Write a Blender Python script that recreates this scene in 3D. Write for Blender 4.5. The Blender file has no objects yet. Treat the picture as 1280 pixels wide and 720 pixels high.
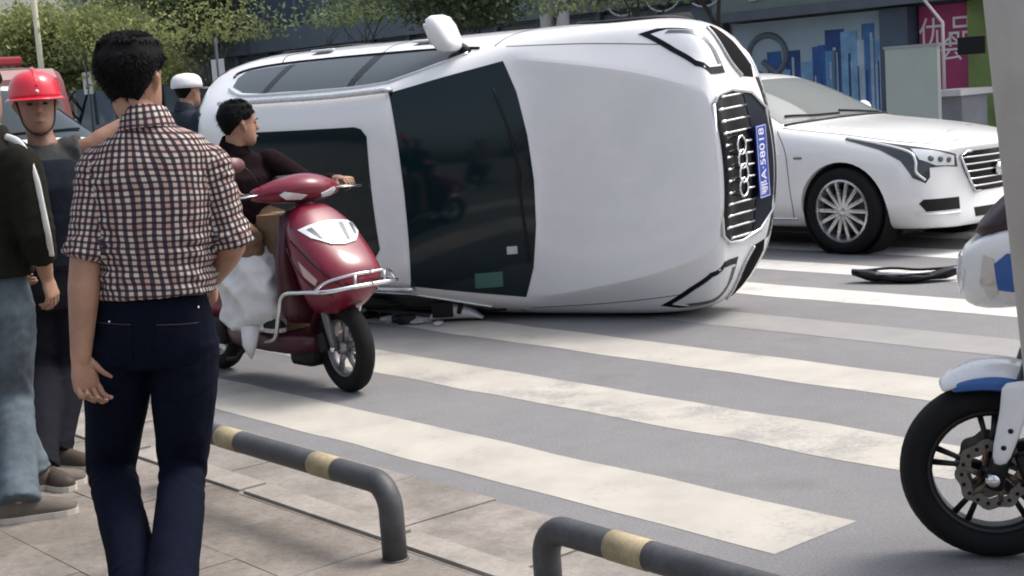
import bpy, bmesh, math, random
from mathutils import Vector, Matrix, noise, geometry
from mathutils.bvhtree import BVHTree
random.seed(7)
R_ = math.radians
V = Vector
X_ = V((1, 0, 0)); Z_ = V((0, 0, 1))
SC = bpy.context.scene
COL = SC.collection

# ------------------------------------------------------------------ camera
FPX, CAM_H, ROLL, PITCH = 1800.0, 1.5, R_(4.0), math.atan(252.4 / 1800)
_fw = V((0, math.cos(PITCH), -math.sin(PITCH))); _up = V((0, math.sin(PITCH), math.cos(PITCH))); _rt = V((1, 0, 0))
CR = _rt * math.cos(ROLL) - _up * math.sin(ROLL)
CU = _up * math.cos(ROLL) + _rt * math.sin(ROLL)
cam = bpy.data.cameras.new('camera'); camo = bpy.data.objects.new('camera', cam); COL.objects.link(camo)
camo.matrix_world = Matrix((( CR.x, CU.x, -_fw.x, 0), (CR.y, CU.y, -_fw.y, 0), (CR.z, CU.z, -_fw.z, CAM_H), (0, 0, 0, 1)))
cam.sensor_width = 36; cam.lens = 36 * FPX / 1280; cam.clip_end = 2000; cam.clip_start = 0.05
SC.camera = camo

def ray(px, py): return _fw + CR * ((px - 640) / FPX) - CU * ((py - 360) / FPX)
def gnd(px, py, z=0.0):
    r = ray(px, py); return V((0, 0, CAM_H)) + r * ((z - CAM_H) / r.z)
def at(px, py, Y):
    r = ray(px, py); return V((0, 0, CAM_H)) + r * (Y / r.y)

# ------------------------------------------------------------------ sky, sun, exposure
SUN_EL, SUN_AZ = R_(58), R_(72)          # azimuth from +Y towards +X
w = bpy.data.worlds.new('World'); SC.world = w; w.use_nodes = True
nt = w.node_tree; nt.nodes.clear()
sky = nt.nodes.new('ShaderNodeTexSky'); sky.sky_type = 'NISHITA'; sky.sun_disc = False
sky.sun_elevation = SUN_EL; sky.sun_rotation = SUN_AZ; sky.dust_density = 6; sky.air_density = 1.2
hs = nt.nodes.new('ShaderNodeHueSaturation'); hs.inputs['Saturation'].default_value = 0.6
bg = nt.nodes.new('ShaderNodeBackground'); bg.inputs[1].default_value = 0.15
out = nt.nodes.new('ShaderNodeOutputWorld')
nt.links.new(sky.outputs[0], hs.inputs['Color']); nt.links.new(hs.outputs[0], bg.inputs[0]); nt.links.new(bg.outputs[0], out.inputs[0])
sl = bpy.data.lights.new('sun', 'SUN'); sl.energy = 1.2; sl.angle = R_(20); sl.color = (1, .965, .92)
so = bpy.data.objects.new('sun', sl); COL.objects.link(so)
sd = V((math.sin(SUN_AZ) * math.cos(SUN_EL), math.cos(SUN_AZ) * math.cos(SUN_EL), math.sin(SUN_EL)))
so.rotation_euler = sd.to_track_quat('Z', 'Y').to_euler(); so.location = sd * 60
vs = SC.view_settings; vs.view_transform = 'Standard'; vs.look = 'None'; vs.exposure = 0.76; vs.gamma = 1; vs.use_curve_mapping = False
SC.cycles.filter_width = 1.9
SC.cycles.use_denoising = True
SC.cycles.max_bounces = 6

# ------------------------------------------------------------------ materials
MATS = {}
def mat(name, col, rough=.5, metal=0., var=0., vscale=8., bump=0., bscale=40., coat=0., alpha=1., spec=.5, trans=0., ior=1.45, emit=None, dirt=None, stain=0., sscale=2.5):
    if name in MATS: return MATS[name]
    m = bpy.data.materials.new(name); m.use_nodes = True; t = m.node_tree; b = t.nodes['Principled BSDF']
    b.inputs['Base Color'].default_value = (*col, 1); b.inputs['Roughness'].default_value = rough; b.inputs['Metallic'].default_value = metal
    b.inputs['Coat Weight'].default_value = coat; b.inputs['Coat Roughness'].default_value = .06; b.inputs['Specular IOR Level'].default_value = spec
    b.inputs['Transmission Weight'].default_value = trans; b.inputs['IOR'].default_value = ior; b.inputs['Alpha'].default_value = alpha
    tc = t.nodes.new('ShaderNodeTexCoord')
    if var:
        n = t.nodes.new('ShaderNodeTexNoise'); n.inputs['Scale'].default_value = vscale; n.inputs['Detail'].default_value = 6; n.inputs['Roughness'].default_value = .65
        t.links.new(tc.outputs['Object'], n.inputs['Vector'])
        r = t.nodes.new('ShaderNodeValToRGB'); e = r.color_ramp.elements
        e[0].position = .3; e[1].position = .72
        c2 = dirt if dirt else tuple(c * (1 - var) for c in col)
        e[0].color = (*c2, 1); e[1].color = (*[min(1, c * (1 + var * .6)) for c in col], 1)
        t.links.new(n.outputs['Fac'], r.inputs['Fac']); t.links.new(r.outputs['Color'], b.inputs['Base Color'])
        mr = t.nodes.new('ShaderNodeMapRange'); mr.inputs['To Min'].default_value = max(0, rough - .12); mr.inputs['To Max'].default_value = min(1, rough + .12)
        t.links.new(n.outputs['Fac'], mr.inputs['Value']); t.links.new(mr.outputs[0], b.inputs['Roughness'])
    if stain:                                       # blotches and fine speckle of grime over the base colour
        src = b.inputs['Base Color'].links[0].from_socket if b.inputs['Base Color'].links else None
        for sc_, lo_, hi_, k_ in ((sscale, .40, .60, stain), (sscale * 14, .35, .55, stain * .7), (sscale * 45, .40, .62, stain * .5)):
            n3 = t.nodes.new('ShaderNodeTexNoise'); n3.inputs['Scale'].default_value = sc_; n3.inputs['Detail'].default_value = 8; n3.inputs['Roughness'].default_value = .7
            t.links.new(tc.outputs['Object'], n3.inputs['Vector'])
            r3 = t.nodes.new('ShaderNodeValToRGB'); r3.color_ramp.elements[0].position = lo_; r3.color_ramp.elements[1].position = hi_
            r3.color_ramp.elements[0].color = (1 - k_, 1 - k_ * 1.04, 1 - k_ * 1.1, 1); r3.color_ramp.elements[1].color = (1, 1, 1, 1)
            t.links.new(n3.outputs['Fac'], r3.inputs['Fac'])
            m3 = t.nodes.new('ShaderNodeMix'); m3.data_type = 'RGBA'; m3.blend_type = 'MULTIPLY'; m3.inputs[0].default_value = 1
            if src: t.links.new(src, m3.inputs[6])
            else: m3.inputs[6].default_value = (*col, 1)
            t.links.new(r3.outputs[0], m3.inputs[7]); src = m3.outputs[2]
        t.links.new(src, b.inputs['Base Color'])
    if bump:
        n2 = t.nodes.new('ShaderNodeTexNoise'); n2.inputs['Scale'].default_value = bscale; n2.inputs['Detail'].default_value = 5
        t.links.new(tc.outputs['Object'], n2.inputs['Vector'])
        bp = t.nodes.new('ShaderNodeBump'); bp.inputs['Strength'].default_value = bump; bp.inputs['Distance'].default_value = .01
        t.links.new(n2.outputs['Fac'], bp.inputs['Height']); t.links.new(bp.outputs[0], b.inputs['Normal'])
    if emit:
        b.inputs['Emission Color'].default_value = (*emit, 1); b.inputs['Emission Strength'].default_value = 1
    MATS[name] = m
    return m

def road_material():
    m = bpy.data.materials.new('asphalt'); m.use_nodes = True; t = m.node_tree; b = t.nodes['Principled BSDF']
    tc = t.nodes.new('ShaderNodeTexCoord')
    def nz(s, d=6, r=.6):
        n = t.nodes.new('ShaderNodeTexNoise'); n.inputs['Scale'].default_value = s; n.inputs['Detail'].default_value = d; n.inputs['Roughness'].default_value = r
        t.links.new(tc.outputs['Object'], n.inputs['Vector']); return n
    big, mid, fine = nz(.55, 4), nz(7, 9, .72), nz(95, 6, .85)
    r1 = t.nodes.new('ShaderNodeValToRGB'); r1.color_ramp.elements[0].color = (.148, .147, .154, 1); r1.color_ramp.elements[1].color = (.188, .186, .190, 1)
    r1.color_ramp.elements[0].position = .35; r1.color_ramp.elements[1].position = .68
    t.links.new(big.outputs['Fac'], r1.inputs['Fac'])
    mx = t.nodes.new('ShaderNodeMix'); mx.data_type = 'RGBA'; mx.blend_type = 'MULTIPLY'; mx.inputs[0].default_value = 1
    r2 = t.nodes.new('ShaderNodeValToRGB'); r2.color_ramp.elements[0].color = (.82, .82, .82, 1); r2.color_ramp.elements[1].color = (1.16, 1.16, 1.16, 1)
    t.links.new(mid.outputs['Fac'], r2.inputs['Fac']); t.links.new(r1.outputs[0], mx.inputs[6]); t.links.new(r2.outputs[0], mx.inputs[7])
    mx2 = t.nodes.new('ShaderNodeMix'); mx2.data_type = 'RGBA'; mx2.blend_type = 'MULTIPLY'; mx2.inputs[0].default_value = 1
    r3 = t.nodes.new('ShaderNodeValToRGB'); r3.color_ramp.elements[0].color = (.55, .55, .55, 1); r3.color_ramp.elements[1].color = (1.45, 1.45, 1.45, 1)
    r3.color_ramp.elements[0].position = .3; r3.color_ramp.elements[1].position = .7
    t.links.new(fine.outputs['Fac'], r3.inputs['Fac']); t.links.new(mx.outputs[2], mx2.inputs[6]); t.links.new(r3.outputs[0], mx2.inputs[7])
    oil = nz(1.1, 7, .62); r4 = t.nodes.new('ShaderNodeValToRGB'); r4.color_ramp.elements[0].position = .56; r4.color_ramp.elements[1].position = .72
    r4.color_ramp.elements[0].color = (1, 1, 1, 1); r4.color_ramp.elements[1].color = (.70, .70, .71, 1); t.links.new(oil.outputs['Fac'], r4.inputs['Fac'])
    mx3 = t.nodes.new('ShaderNodeMix'); mx3.data_type = 'RGBA'; mx3.blend_type = 'MULTIPLY'; mx3.inputs[0].default_value = 1
    t.links.new(mx2.outputs[2], mx3.inputs[6]); t.links.new(r4.outputs[0], mx3.inputs[7])
    t.links.new(mx3.outputs[2], b.inputs['Base Color']); b.inputs['Roughness'].default_value = .85
    bp = t.nodes.new('ShaderNodeBump'); bp.inputs['Strength'].default_value = .35; bp.inputs['Distance'].default_value = .004
    t.links.new(fine.outputs['Fac'], bp.inputs['Height']); t.links.new(bp.outputs[0], b.inputs['Normal'])
    return m

def paint_material(name, col, wear):
    """road paint worn through to the asphalt: wear 0..1 is the share that is gone"""
    m = bpy.data.materials.new(name); m.use_nodes = True; t = m.node_tree; b = t.nodes['Principled BSDF']
    tc = t.nodes.new('ShaderNodeTexCoord')
    def nz(s, d, r, sc=(1, 1, 1)):
        mp = t.nodes.new('ShaderNodeMapping'); mp.inputs['Scale'].default_value = sc
        t.links.new(tc.outputs['Object'], mp.inputs['Vector'])
        n = t.nodes.new('ShaderNodeTexNoise'); n.inputs['Scale'].default_value = s; n.inputs['Detail'].default_value = d; n.inputs['Roughness'].default_value = r
        t.links.new(mp.outputs[0], n.inputs['Vector']); return n
    a, c = nz(1.7, 8, .68), nz(38, 8, .8)
    mix = t.nodes.new('ShaderNodeMath'); mix.operation = 'MULTIPLY_ADD'; mix.inputs[1].default_value = .55
    t.links.new(c.outputs['Fac'], mix.inputs[0]); t.links.new(a.outputs['Fac'], mix.inputs[2])
    r = t.nodes.new('ShaderNodeValToRGB'); e = r.color_ramp.elements
    p = .57 + .42 * wear
    e[0].position = p - .09; e[1].position = p + .07; e[0].color = (0, 0, 0, 1); e[1].color = (1, 1, 1, 1)
    t.links.new(mix.outputs[0], r.inputs['Fac'])
    cm = t.nodes.new('ShaderNodeMix'); cm.data_type = 'RGBA'
    cm.inputs[6].default_value = (.235, .23, .225, 1)
    g = nz(3.1, 6, .6); rr = t.nodes.new('ShaderNodeValToRGB')
    rr.color_ramp.elements[0].color = (*[x * .86 for x in col], 1); rr.color_ramp.elements[1].color = (*[min(1, x * 1.07) for x in col], 1)
    rr.color_ramp.elements[0].position = .32; rr.color_ramp.elements[1].position = .66
    t.links.new(g.outputs['Fac'], rr.inputs['Fac']); t.links.new(rr.outputs[0], cm.inputs[7])
    t.links.new(r.outputs[0], cm.inputs[0]); t.links.new(cm.outputs[2], b.inputs['Base Color']); b.inputs['Roughness'].default_value = .8
    fine = nz(260, 3, .7); bp = t.nodes.new('ShaderNodeBump'); bp.inputs['Strength'].default_value = .22; bp.inputs['Distance'].default_value = .004
    t.links.new(fine.outputs['Fac'], bp.inputs['Height']); t.links.new(bp.outputs[0], b.inputs['Normal'])
    return m

WHITE = mat('white_paint', (.78, .785, .80), .32, coat=.8, var=.03, vscale=2.5, stain=.025, sscale=1.6)
PEARL = mat('pearl_white_paint', (.80, .80, .80), .3, coat=.8, var=.03, vscale=2.5)
GLASS = mat('dark_glass', (.004, .013, .017), .09, spec=.40, coat=0)
GLASS2 = mat('tinted_glass', (.035, .045, .048), .05, spec=.8)
CHROME = mat('chrome', (.72, .72, .73), .16, 1.0)
SILVER = mat('silver_alloy', (.60, .60, .61), .28, .85, var=.1, vscale=20)
BLACKP = mat('black_plastic', (.009, .009, .010), .5, var=.2, vscale=30, spec=.3)
GLOSSB = mat('gloss_black', (.004, .005, .008), .2, spec=.25)
RUBBER = mat('tyre_rubber', (.009, .009, .010), .8, spec=.25, var=.25, vscale=25, bump=.2, bscale=120)
DARK = mat('shadow_gap', (.004, .004, .004), .9)
LENS = mat('lamp_lens', (.70, .72, .74), .15, .1, coat=1)
LENSD = mat('lamp_inner', (.14, .15, .16), .15, .6)

# ------------------------------------------------------------------ object helpers
def link(name, me, parent=None, mats=None):
    o = bpy.data.objects.new(name, me); COL.objects.link(o)
    if parent is not None: o.parent = parent
    if mats is not None:
        me.materials.clear()
        for m in (mats if isinstance(mats, (list, tuple)) else [mats]): me.materials.append(m)
    return o
def tag(o, label, cat, group=None):
    o['label'] = label; o['category'] = cat
    if group: o['group'] = group
    return o
def thing(name, label, cat, loc=(0, 0, 0), rz=0., group=None):
    o = bpy.data.objects.new(name, None); COL.objects.link(o); o.empty_display_size = .2
    o.location = loc; o.rotation_euler = (0, 0, rz)
    return tag(o, label, cat, group)
def to_mesh(bm, name='m', smooth=True):
    me = bpy.data.meshes.new(name); bm.to_mesh(me); bm.free()
    if smooth:
        for p in me.polygons: p.use_smooth = True
    return me
def obj(name, bm, m, parent=None, smooth=True):
    return link(name, to_mesh(bm, name, smooth), parent, m)
def struct(name, bm, m, parent=None, smooth=False):
    o = obj(name, bm, m, parent, smooth)
    if parent is None: o['kind'] = 'structure'
    return o
def sharp(o, ang=35):
    me = o.data
    bm = bmesh.new(); bm.from_mesh(me)
    for e in bm.edges:
        if len(e.link_faces) == 2: e.smooth = e.calc_face_angle(0) < R_(ang)
    bm.to_mesh(me); bm.free(); return o
def bx(bm, c, s, M=None, bev=0.):
    r = bmesh.ops.create_cube(bm, size=1); vs_ = r['verts']
    for v in vs_: v.co = V((v.co.x * s[0], v.co.y * s[1], v.co.z * s[2]))
    if bev > 0:
        es = list({e for v in vs_ for e in v.link_edges})
        rr = bmesh.ops.bevel(bm, geom=es, offset=bev, segments=2, affect='EDGES', profile=.6)
        vs_ = list({v for f in rr['faces'] for v in f.verts} | {v for v in vs_ if v.is_valid})
    for v in vs_:
        if M is not None: v.co = M @ v.co
        v.co += V(c)
    return bm
def box(name, c, s, m, parent=None, bev=0., M=None, smooth=False):
    return obj(name, bx(bmesh.new(), c, s, M, bev), m, parent, smooth)
def ring_loft(bm, rings, cap=True, closed=False):
    """rings: lists of Vectors with equal counts"""
    L = [[bm.verts.new(p) for p in r] for r in rings]
    n = len(L[0])
    for i in range(len(L) - (0 if closed else 1)):
        A, B = L[i], L[(i + 1) % len(L)]
        for k in range(n):
            try: bm.faces.new((A[k], A[(k + 1) % n], B[(k + 1) % n], B[k]))
            except ValueError: pass
    if cap and not closed:
        bm.faces.new(list(reversed(L[0]))); bm.faces.new(L[-1])
    return L
def frames(pts):
    pts = [V(p) for p in pts]; T = []
    for i in range(len(pts)):
        a = pts[max(0, i - 1)]; b = pts[min(len(pts) - 1, i + 1)]
        t = (b - a); T.append(t.normalized() if t.length > 1e-9 else V((0, 0, 1)))
    return pts, T
def tube(bm, pts, rad, n=10, cap=True, ref=None, flat=1.0, dome=False):
    pts, T = frames(pts)
    if not isinstance(rad, (list, tuple)): rad = [rad] * len(pts)
    rad = list(rad)
    if dome:
        p0, p1 = pts[0], pts[-1]; pre = []; post = []
        for f_, r_ in ((1., .25), (.8, .62), (.45, .88)): pre.append((p0 - T[0] * rad[0] * f_, rad[0] * r_))
        for f_, r_ in ((.45, .88), (.8, .62), (1., .25)): post.append((p1 + T[-1] * rad[-1] * f_, rad[-1] * r_))
        T = [T[0]] * 3 + T + [T[-1]] * 3
        pts = [a for a, _ in pre] + pts + [a for a, _ in post]; rad = [b for _, b in pre] + rad + [b for _, b in post]
    x = None; rings = []
    for p, t, r in zip(pts, T, rad):
        if x is None:
            rf = V(ref) if ref else (V((0, 0, 1)) if abs(t.z) < .9 else V((1, 0, 0)))
            x = (rf - t * rf.dot(t)).normalized()
        else: x = (x - t * x.dot(t)).normalized()
        y = t.cross(x)
        rings.append([p + x * (math.cos(a) * r) + y * (math.sin(a) * r * flat) for a in [2 * math.pi * k / n for k in range(n)]])
    ring_loft(bm, rings, cap)
    return bm
def lathe(bm, prof, n=32, M=None, closed=False):
    """prof: (r, h) pairs about local Z"""
    rings = []
    for r, h in prof:
        ring = [V((r * math.cos(2 * math.pi * k / n), r * math.sin(2 * math.pi * k / n), h)) for k in range(n)]
        rings.append([M @ p for p in ring] if M is not None else ring)
    ring_loft(bm, rings, cap=not closed, closed=closed)
    return bm
def spline(pts, k=6):
    pts = [V(p) for p in pts]; o = []
    for i in range(len(pts) - 1):
        p0 = pts[max(0, i - 1)]; p1 = pts[i]; p2 = pts[i + 1]; p3 = pts[min(len(pts) - 1, i + 2)]
        for j in range(k):
            t = j / k
            o.append(.5 * ((2 * p1) + (p2 - p0) * t + (2 * p0 - 5 * p1 + 4 * p2 - p3) * t * t + (3 * p1 - p0 - 3 * p2 + p3) * t ** 3))
    o.append(pts[-1]); return o
def evaluate(me, mods):
    o = bpy.data.objects.new('tmp', me); COL.objects.link(o)
    for kind, kw in mods:
        m = o.modifiers.new('m', kind)
        for k, v in kw.items(): setattr(m, k, v)
    dg = bpy.context.evaluated_depsgraph_get(); dg.update()
    r = bpy.data.meshes.new_from_object(o.evaluated_get(dg))
    bpy.data.objects.remove(o); return r
def voxel(bm, size, smooth_it=4, fac=.5):
    bmesh.ops.recalc_face_normals(bm, faces=bm.faces)
    me = to_mesh(bm, 'vox')
    r = evaluate(me, [('REMESH', dict(mode='VOXEL', voxel_size=size, use_smooth_shade=True)), ('SMOOTH', dict(factor=fac, iterations=smooth_it))])
    return r
def text_mesh(s, size, extr=.002):
    c = bpy.data.curves.new('t', 'FONT'); c.body = s; c.size = size; c.align_x = 'CENTER'; c.align_y = 'CENTER'; c.extrude = extr
    o = bpy.data.objects.new('t', c); COL.objects.link(o)
    dg = bpy.context.evaluated_depsgraph_get(); dg.update()
    me = bpy.data.meshes.new_from_object(o.evaluated_get(dg)); bpy.data.objects.remove(o); return me
def copy_tree(o, parent=None, skip=()):
    c = o.copy(); COL.objects.link(c); c.parent = parent
    for ch in list(o.children):
        if ch.name.split('.')[0] not in skip: copy_tree(ch, c, skip)
    return c
def verts_of(me):
    n = len(me.vertices); a = [0.] * (3 * n); b = [0.] * (3 * n)
    me.vertices.foreach_get('co', a); me.vertex_normals.foreach_get('vector', b)
    return [V(a[i:i + 3]) for i in range(0, 3 * n, 3)], [V(b[i:i + 3]) for i in range(0, 3 * n, 3)]
def displace(me, amp, scale, seed=0, aniso=(1, 1, 1)):
    co, no = verts_of(me); out_ = []
    for c, n in zip(co, no):
        p = V((c.x * aniso[0], c.y * aniso[1], c.z * aniso[2])) * scale + V((seed, seed * 1.7, 0))
        out_ += list(c + n * (noise.fractal(p, 1., 2.1, 3) * amp))
    me.vertices.foreach_set('co', out_); me.update()

# ------------------------------------------------------------------ patches laid on a body
class Body:
    def __init__(s, me):
        bm = bmesh.new(); bm.from_mesh(me); s.t = BVHTree.FromBMesh(bm); bm.free()
    def hit(s, p, d):
        d = V(d).normalized(); o = V(p) - d * 3
        h = s.t.ray_cast(o, d)
        return (h[0], h[1]) if h[0] is not None else (V(p), -d)
def basis(d):
    d = V(d).normalized(); u = V((0, 1, 0)) if abs(d.y) < .8 else V((1, 0, 0))
    u = (u - d * u.dot(d)).normalized(); return u, d.cross(u)
def patch(name, B, poly, d, m, parent, off=.003, thick=.012, step=.04, smooth_poly=0, border=None):
    """closed outline poly (3-D points near the surface) projected along d on to body B"""
    poly = [V(p) for p in poly]
    if smooth_poly: poly = spline(poly + [poly[0]], smooth_poly)[:-1]
    u, v = basis(d)
    P2 = [V((p.dot(u), p.dot(v))) for p in poly]; dep = sum(p.dot(V(d).normalized()) for p in poly) / len(poly)
    dn = []
    for i in range(len(P2)):
        a, b = P2[i], P2[(i + 1) % len(P2)]; k = max(1, int((b - a).length / step))
        dn += [a.lerp(b, j / k) for j in range(k)]
    nb = len(dn); edges = [(i, (i + 1) % nb) for i in range(nb)]
    x0 = min(p.x for p in dn); x1 = max(p.x for p in dn); y0 = min(p.y for p in dn); y1 = max(p.y for p in dn)
    def inside(q):
        c = False
        for i in range(nb):
            a, b = dn[i], dn[(i + 1) % nb]
            if (a.y > q.y) != (b.y > q.y) and q.x < (b.x - a.x) * (q.y - a.y) / (b.y - a.y) + a.x: c = not c
        return c
    pts = list(dn); yy = y0 + step / 2
    while yy < y1:
        xx = x0 + step / 2
        while xx < x1:
            q = V((xx, yy))
            if inside(q) and min((q - e).length for e in dn) > step * .45: pts.append(q)
            xx += step
        yy += step
    r = geometry.delaunay_2d_cdt(pts, edges, [], 1, 1e-6)
    co2, fs, oe = r[0], r[2], r[1]
    dv = V(d).normalized(); bm = bmesh.new(); top = []; bot = []
    for q in co2:
        p3 = u * q.x + v * q.y + dv * dep
        h, nn = B.hit(p3, dv)
        top.append(bm.verts.new(h + nn * off)); bot.append(bm.verts.new(h + nn * (off - thick)))
    cnt = {}
    for f in fs:
        if len(f) < 3: continue
        t_ = [top[i] for i in f]
        try: bm.faces.new(t_); bm.faces.new([bot[i] for i in reversed(f)])
        except ValueError: continue
        for i in range(len(f)):
            e = (f[i], f[(i + 1) % len(f)]); k = tuple(sorted(e)); cnt.setdefault(k, []).append(e)
    for k, l in cnt.items():
        if len(l) == 1:
            a, b = l[0]
            try: bm.faces.new((top[b], top[a], bot[a], bot[b]))
            except ValueError: pass
    bm.normal_update()
    # outward orientation
    s = sum(f.normal.dot(-dv) * f.calc_area() for f in bm.faces if all(vv in set(top) for vv in f.verts)) if len(bm.faces) < 1 else 0
    bmesh.ops.recalc_face_normals(bm, faces=bm.faces)
    o = obj(name, bm, m, parent); sharp(o, 50); return o
def onbody(B, pts, d, off=.0, k=8, sm=True):
    pts = spline(pts, k) if sm else [V(p) for p in pts]
    r = []
    for p in pts:
        h, n = B.hit(p, d); r.append(h + n * off)
    return r
def line(name, B, pts, d, rad, m, parent, off=.0, k=8, n=6, sm=True, flat=1.):
    return obj(name, tube(bmesh.new(), onbody(B, pts, d, off, k, sm), rad, n, flat=flat), m, parent)

# ------------------------------------------------------------------ road frame
TH = R_(39.6); DV = V((-math.sin(TH), math.cos(TH), 0)); NV = V((math.cos(TH), math.sin(TH), 0))
def sn(s, n, z=0.): return DV * s + NV * n + V((0, 0, z))
def quad_prism(bm, s0, s1, n0, n1, z0, z1, jit=0.):
    j = lambda: random.uniform(-jit, jit)
    q = [(s0 + j(), n0 + j()), (s1 + j(), n0 + j()), (s1 + j(), n1 + j()), (s0 + j(), n1 + j())]
    dz = [random.uniform(-jit, jit) * .4 for _ in range(4)]
    b = [bm.verts.new(sn(a, c, z0)) for a, c in q]; t = [bm.verts.new(sn(a, c, z1 + d_)) for (a, c), d_ in zip(q, dz)]
    bm.faces.new(t); bm.faces.new(b[::-1])
    for i in range(4): bm.faces.new((b[i], b[(i + 1) % 4], t[(i + 1) % 4], t[i]))
    bmesh.ops.recalc_face_normals(bm, faces=bm.faces)
    return bm

# ================================================================== SETTING
ASPH = road_material()
bm = bmesh.new()
for a, b in ((-500, -120), (500, -120), (500, 700), (-500, 700)): bm.verts.new((a, b, 0))
bm.faces.new(bm.verts); road = struct('road', bm, ASPH)
PAINTS = [paint_material('crossing_paint_%d' % i, c, wr) for i, (c, wr) in enumerate((((.385, .365, .325), .14), ((.39, .37, .33), .35), ((.40, .38, .345), .20), ((.25, .245, .24), .50), ((.50, .48, .455), .16), ((.50, .485, .47), .2), ((.6, .58, .56), .4)))]
for i in range(10):
    n0 = 3.34 + i * .998; s0 = 2.86 + random.uniform(-.04, .04); s1 = 9.4 + random.uniform(-.05, .05); bm = bmesh.new(); cols = 44
    prev = None
    for k in range(cols + 1):                       # a sheet with slightly ragged edges
        s = s0 + (s1 - s0) * k / cols
        e1 = n0 + noise.noise(V((s * 2.2, i * 7, 0))) * .022; e2 = n0 + .415 + noise.noise(V((s * 2.0, i * 7, 9))) * .022
        a, b = bm.verts.new(sn(s, e1, .0015)), bm.verts.new(sn(s, e2, .0015))
        if prev: bm.faces.new((prev[0], a, b, prev[1]))
        prev = (a, b)
    bmesh.ops.recalc_face_normals(bm, faces=bm.faces)
    if bm.faces[0].normal.z < 0: bmesh.ops.reverse_faces(bm, faces=bm.faces)
    struct('crossing_stripe', bm, PAINTS[min(i, 6)], road)
# lane lines beyond the crossing
lane = paint_material('lane_paint', (.62, .61, .58), .35)
for n0 in (7.0, 10.4):
    for (a, b) in ((12.2, 34), (-30, -2)):
        bm = bmesh.new(); q = [bm.verts.new(sn(s, n, .004)) for s, n in ((a, n0), (b, n0), (b, n0 + .15), (a, n0 + .15))]
        f = bm.faces.new(q); f.normal_update()
        if f.normal.z < 0: f.normal_flip()
        struct('lane_line', bm, lane, road)

# near pavement: slabs, kerb stones and gutter stones one by one on a bed
STONE = [mat('paving_stone_%d' % i, c, .85, var=.42, vscale=v_, bump=.35, bscale=45, spec=.2, dirt=tuple(x * .66 for x in c), stain=.26, sscale=1.9) for i, (c, v_) in enumerate((((.262, .236, .212), 1.3), ((.272, .245, .22), 1.1), ((.25, .226, .203), 1.7)))]
KERBM = mat('kerb_stone', (.33, .305, .275), .85, var=.22, vscale=5, bump=.3, bscale=50, stain=.22, sscale=3)
GUT = [mat('gutter_stone_%d' % i, c, .85, var=.26, vscale=v_, bump=.3, bscale=45, stain=.26, sscale=2.2) for i, (c, v_) in enumerate((((.275, .255, .235), 3), ((.295, .27, .245), 2.2)))]
BED = mat('joint_bed', (.20, .182, .165), .95, var=.3, vscale=20)
Z_P = .040
bm = quad_prism(bmesh.new(), -40, 60, -30, 3.14, -.2, .008); pav = struct('pavement', bm, BED)
cnt = 0
for r_i in range(7):
    n1 = 2.55 - r_i * .40
    s = -1.0 + (r_i % 2) * .3
    while s < 12.2:
        w_ = .60
        c = sn(s + .3, n1 - .2)
        if c.y > 2.4 and abs(c.x) < .42 * c.y + .5:
            bm = quad_prism(bmesh.new(), s + .002, s + w_ - .002, n1 - .398, n1 - .002, -.02, Z_P + random.uniform(-.0012, .0012), .0010)
            obj('paving_slab', bm, random.choice(STONE), pav, False); cnt += 1
        s += w_
bm = bmesh.new()                                     # beyond the slabs one can tell apart the sheet goes on
quad_prism(bm, 12.25, 60, -14, 2.545, -.02, Z_P - .002); quad_prism(bm, -40, 12.2, -14, -.27, -.02, Z_P - .004)
obj('paving_field', bm, STONE[0], pav, False)['kind'] = 'stuff'
s = -2.0
while s < 20:
    L_ = random.uniform(.95, 1.0)
    if sn(s, 2.6).y > 1.5:
        bm = quad_prism(bmesh.new(), s + .004, s + L_ - .004, 2.553, 2.695, -.05, Z_P + .010, .003)
        es = [e for e in bm.edges if all(v.co.z > .02 for v in e.verts)]
        bmesh.ops.bevel(bm, geom=es, offset=.012, segments=2, affect='EDGES')
        obj('kerb_stone', bm, KERBM, pav, False)
    s += L_
s = -2.0
while s < 16:
    L_ = random.uniform(.42, .78)
    if sn(s, 2.9).y > 1.5:
        bm = quad_prism(bmesh.new(), s + .004, s + L_ - .004, 2.701, 3.15 + random.uniform(-.015, .015), -.05, .014 + random.uniform(0, .006), .006)
        obj('gutter_stone', bm, random.choice(GUT), pav, False)
    s += L_
# far pavement, with its kerb, in front of the shops
bm = quad_prism(bmesh.new(), -20, 90, 14.2, 34, -.2, .13); farp = struct('far_pavement', bm, mat('far_paving', (.36, .34, .32), .85, var=.2, vscale=.8))
bm = quad_prism(bmesh.new(), -20, 90, 14.0, 14.19, -.2, .15); obj('kerb', bm, KERBM, farp, False)

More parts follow.
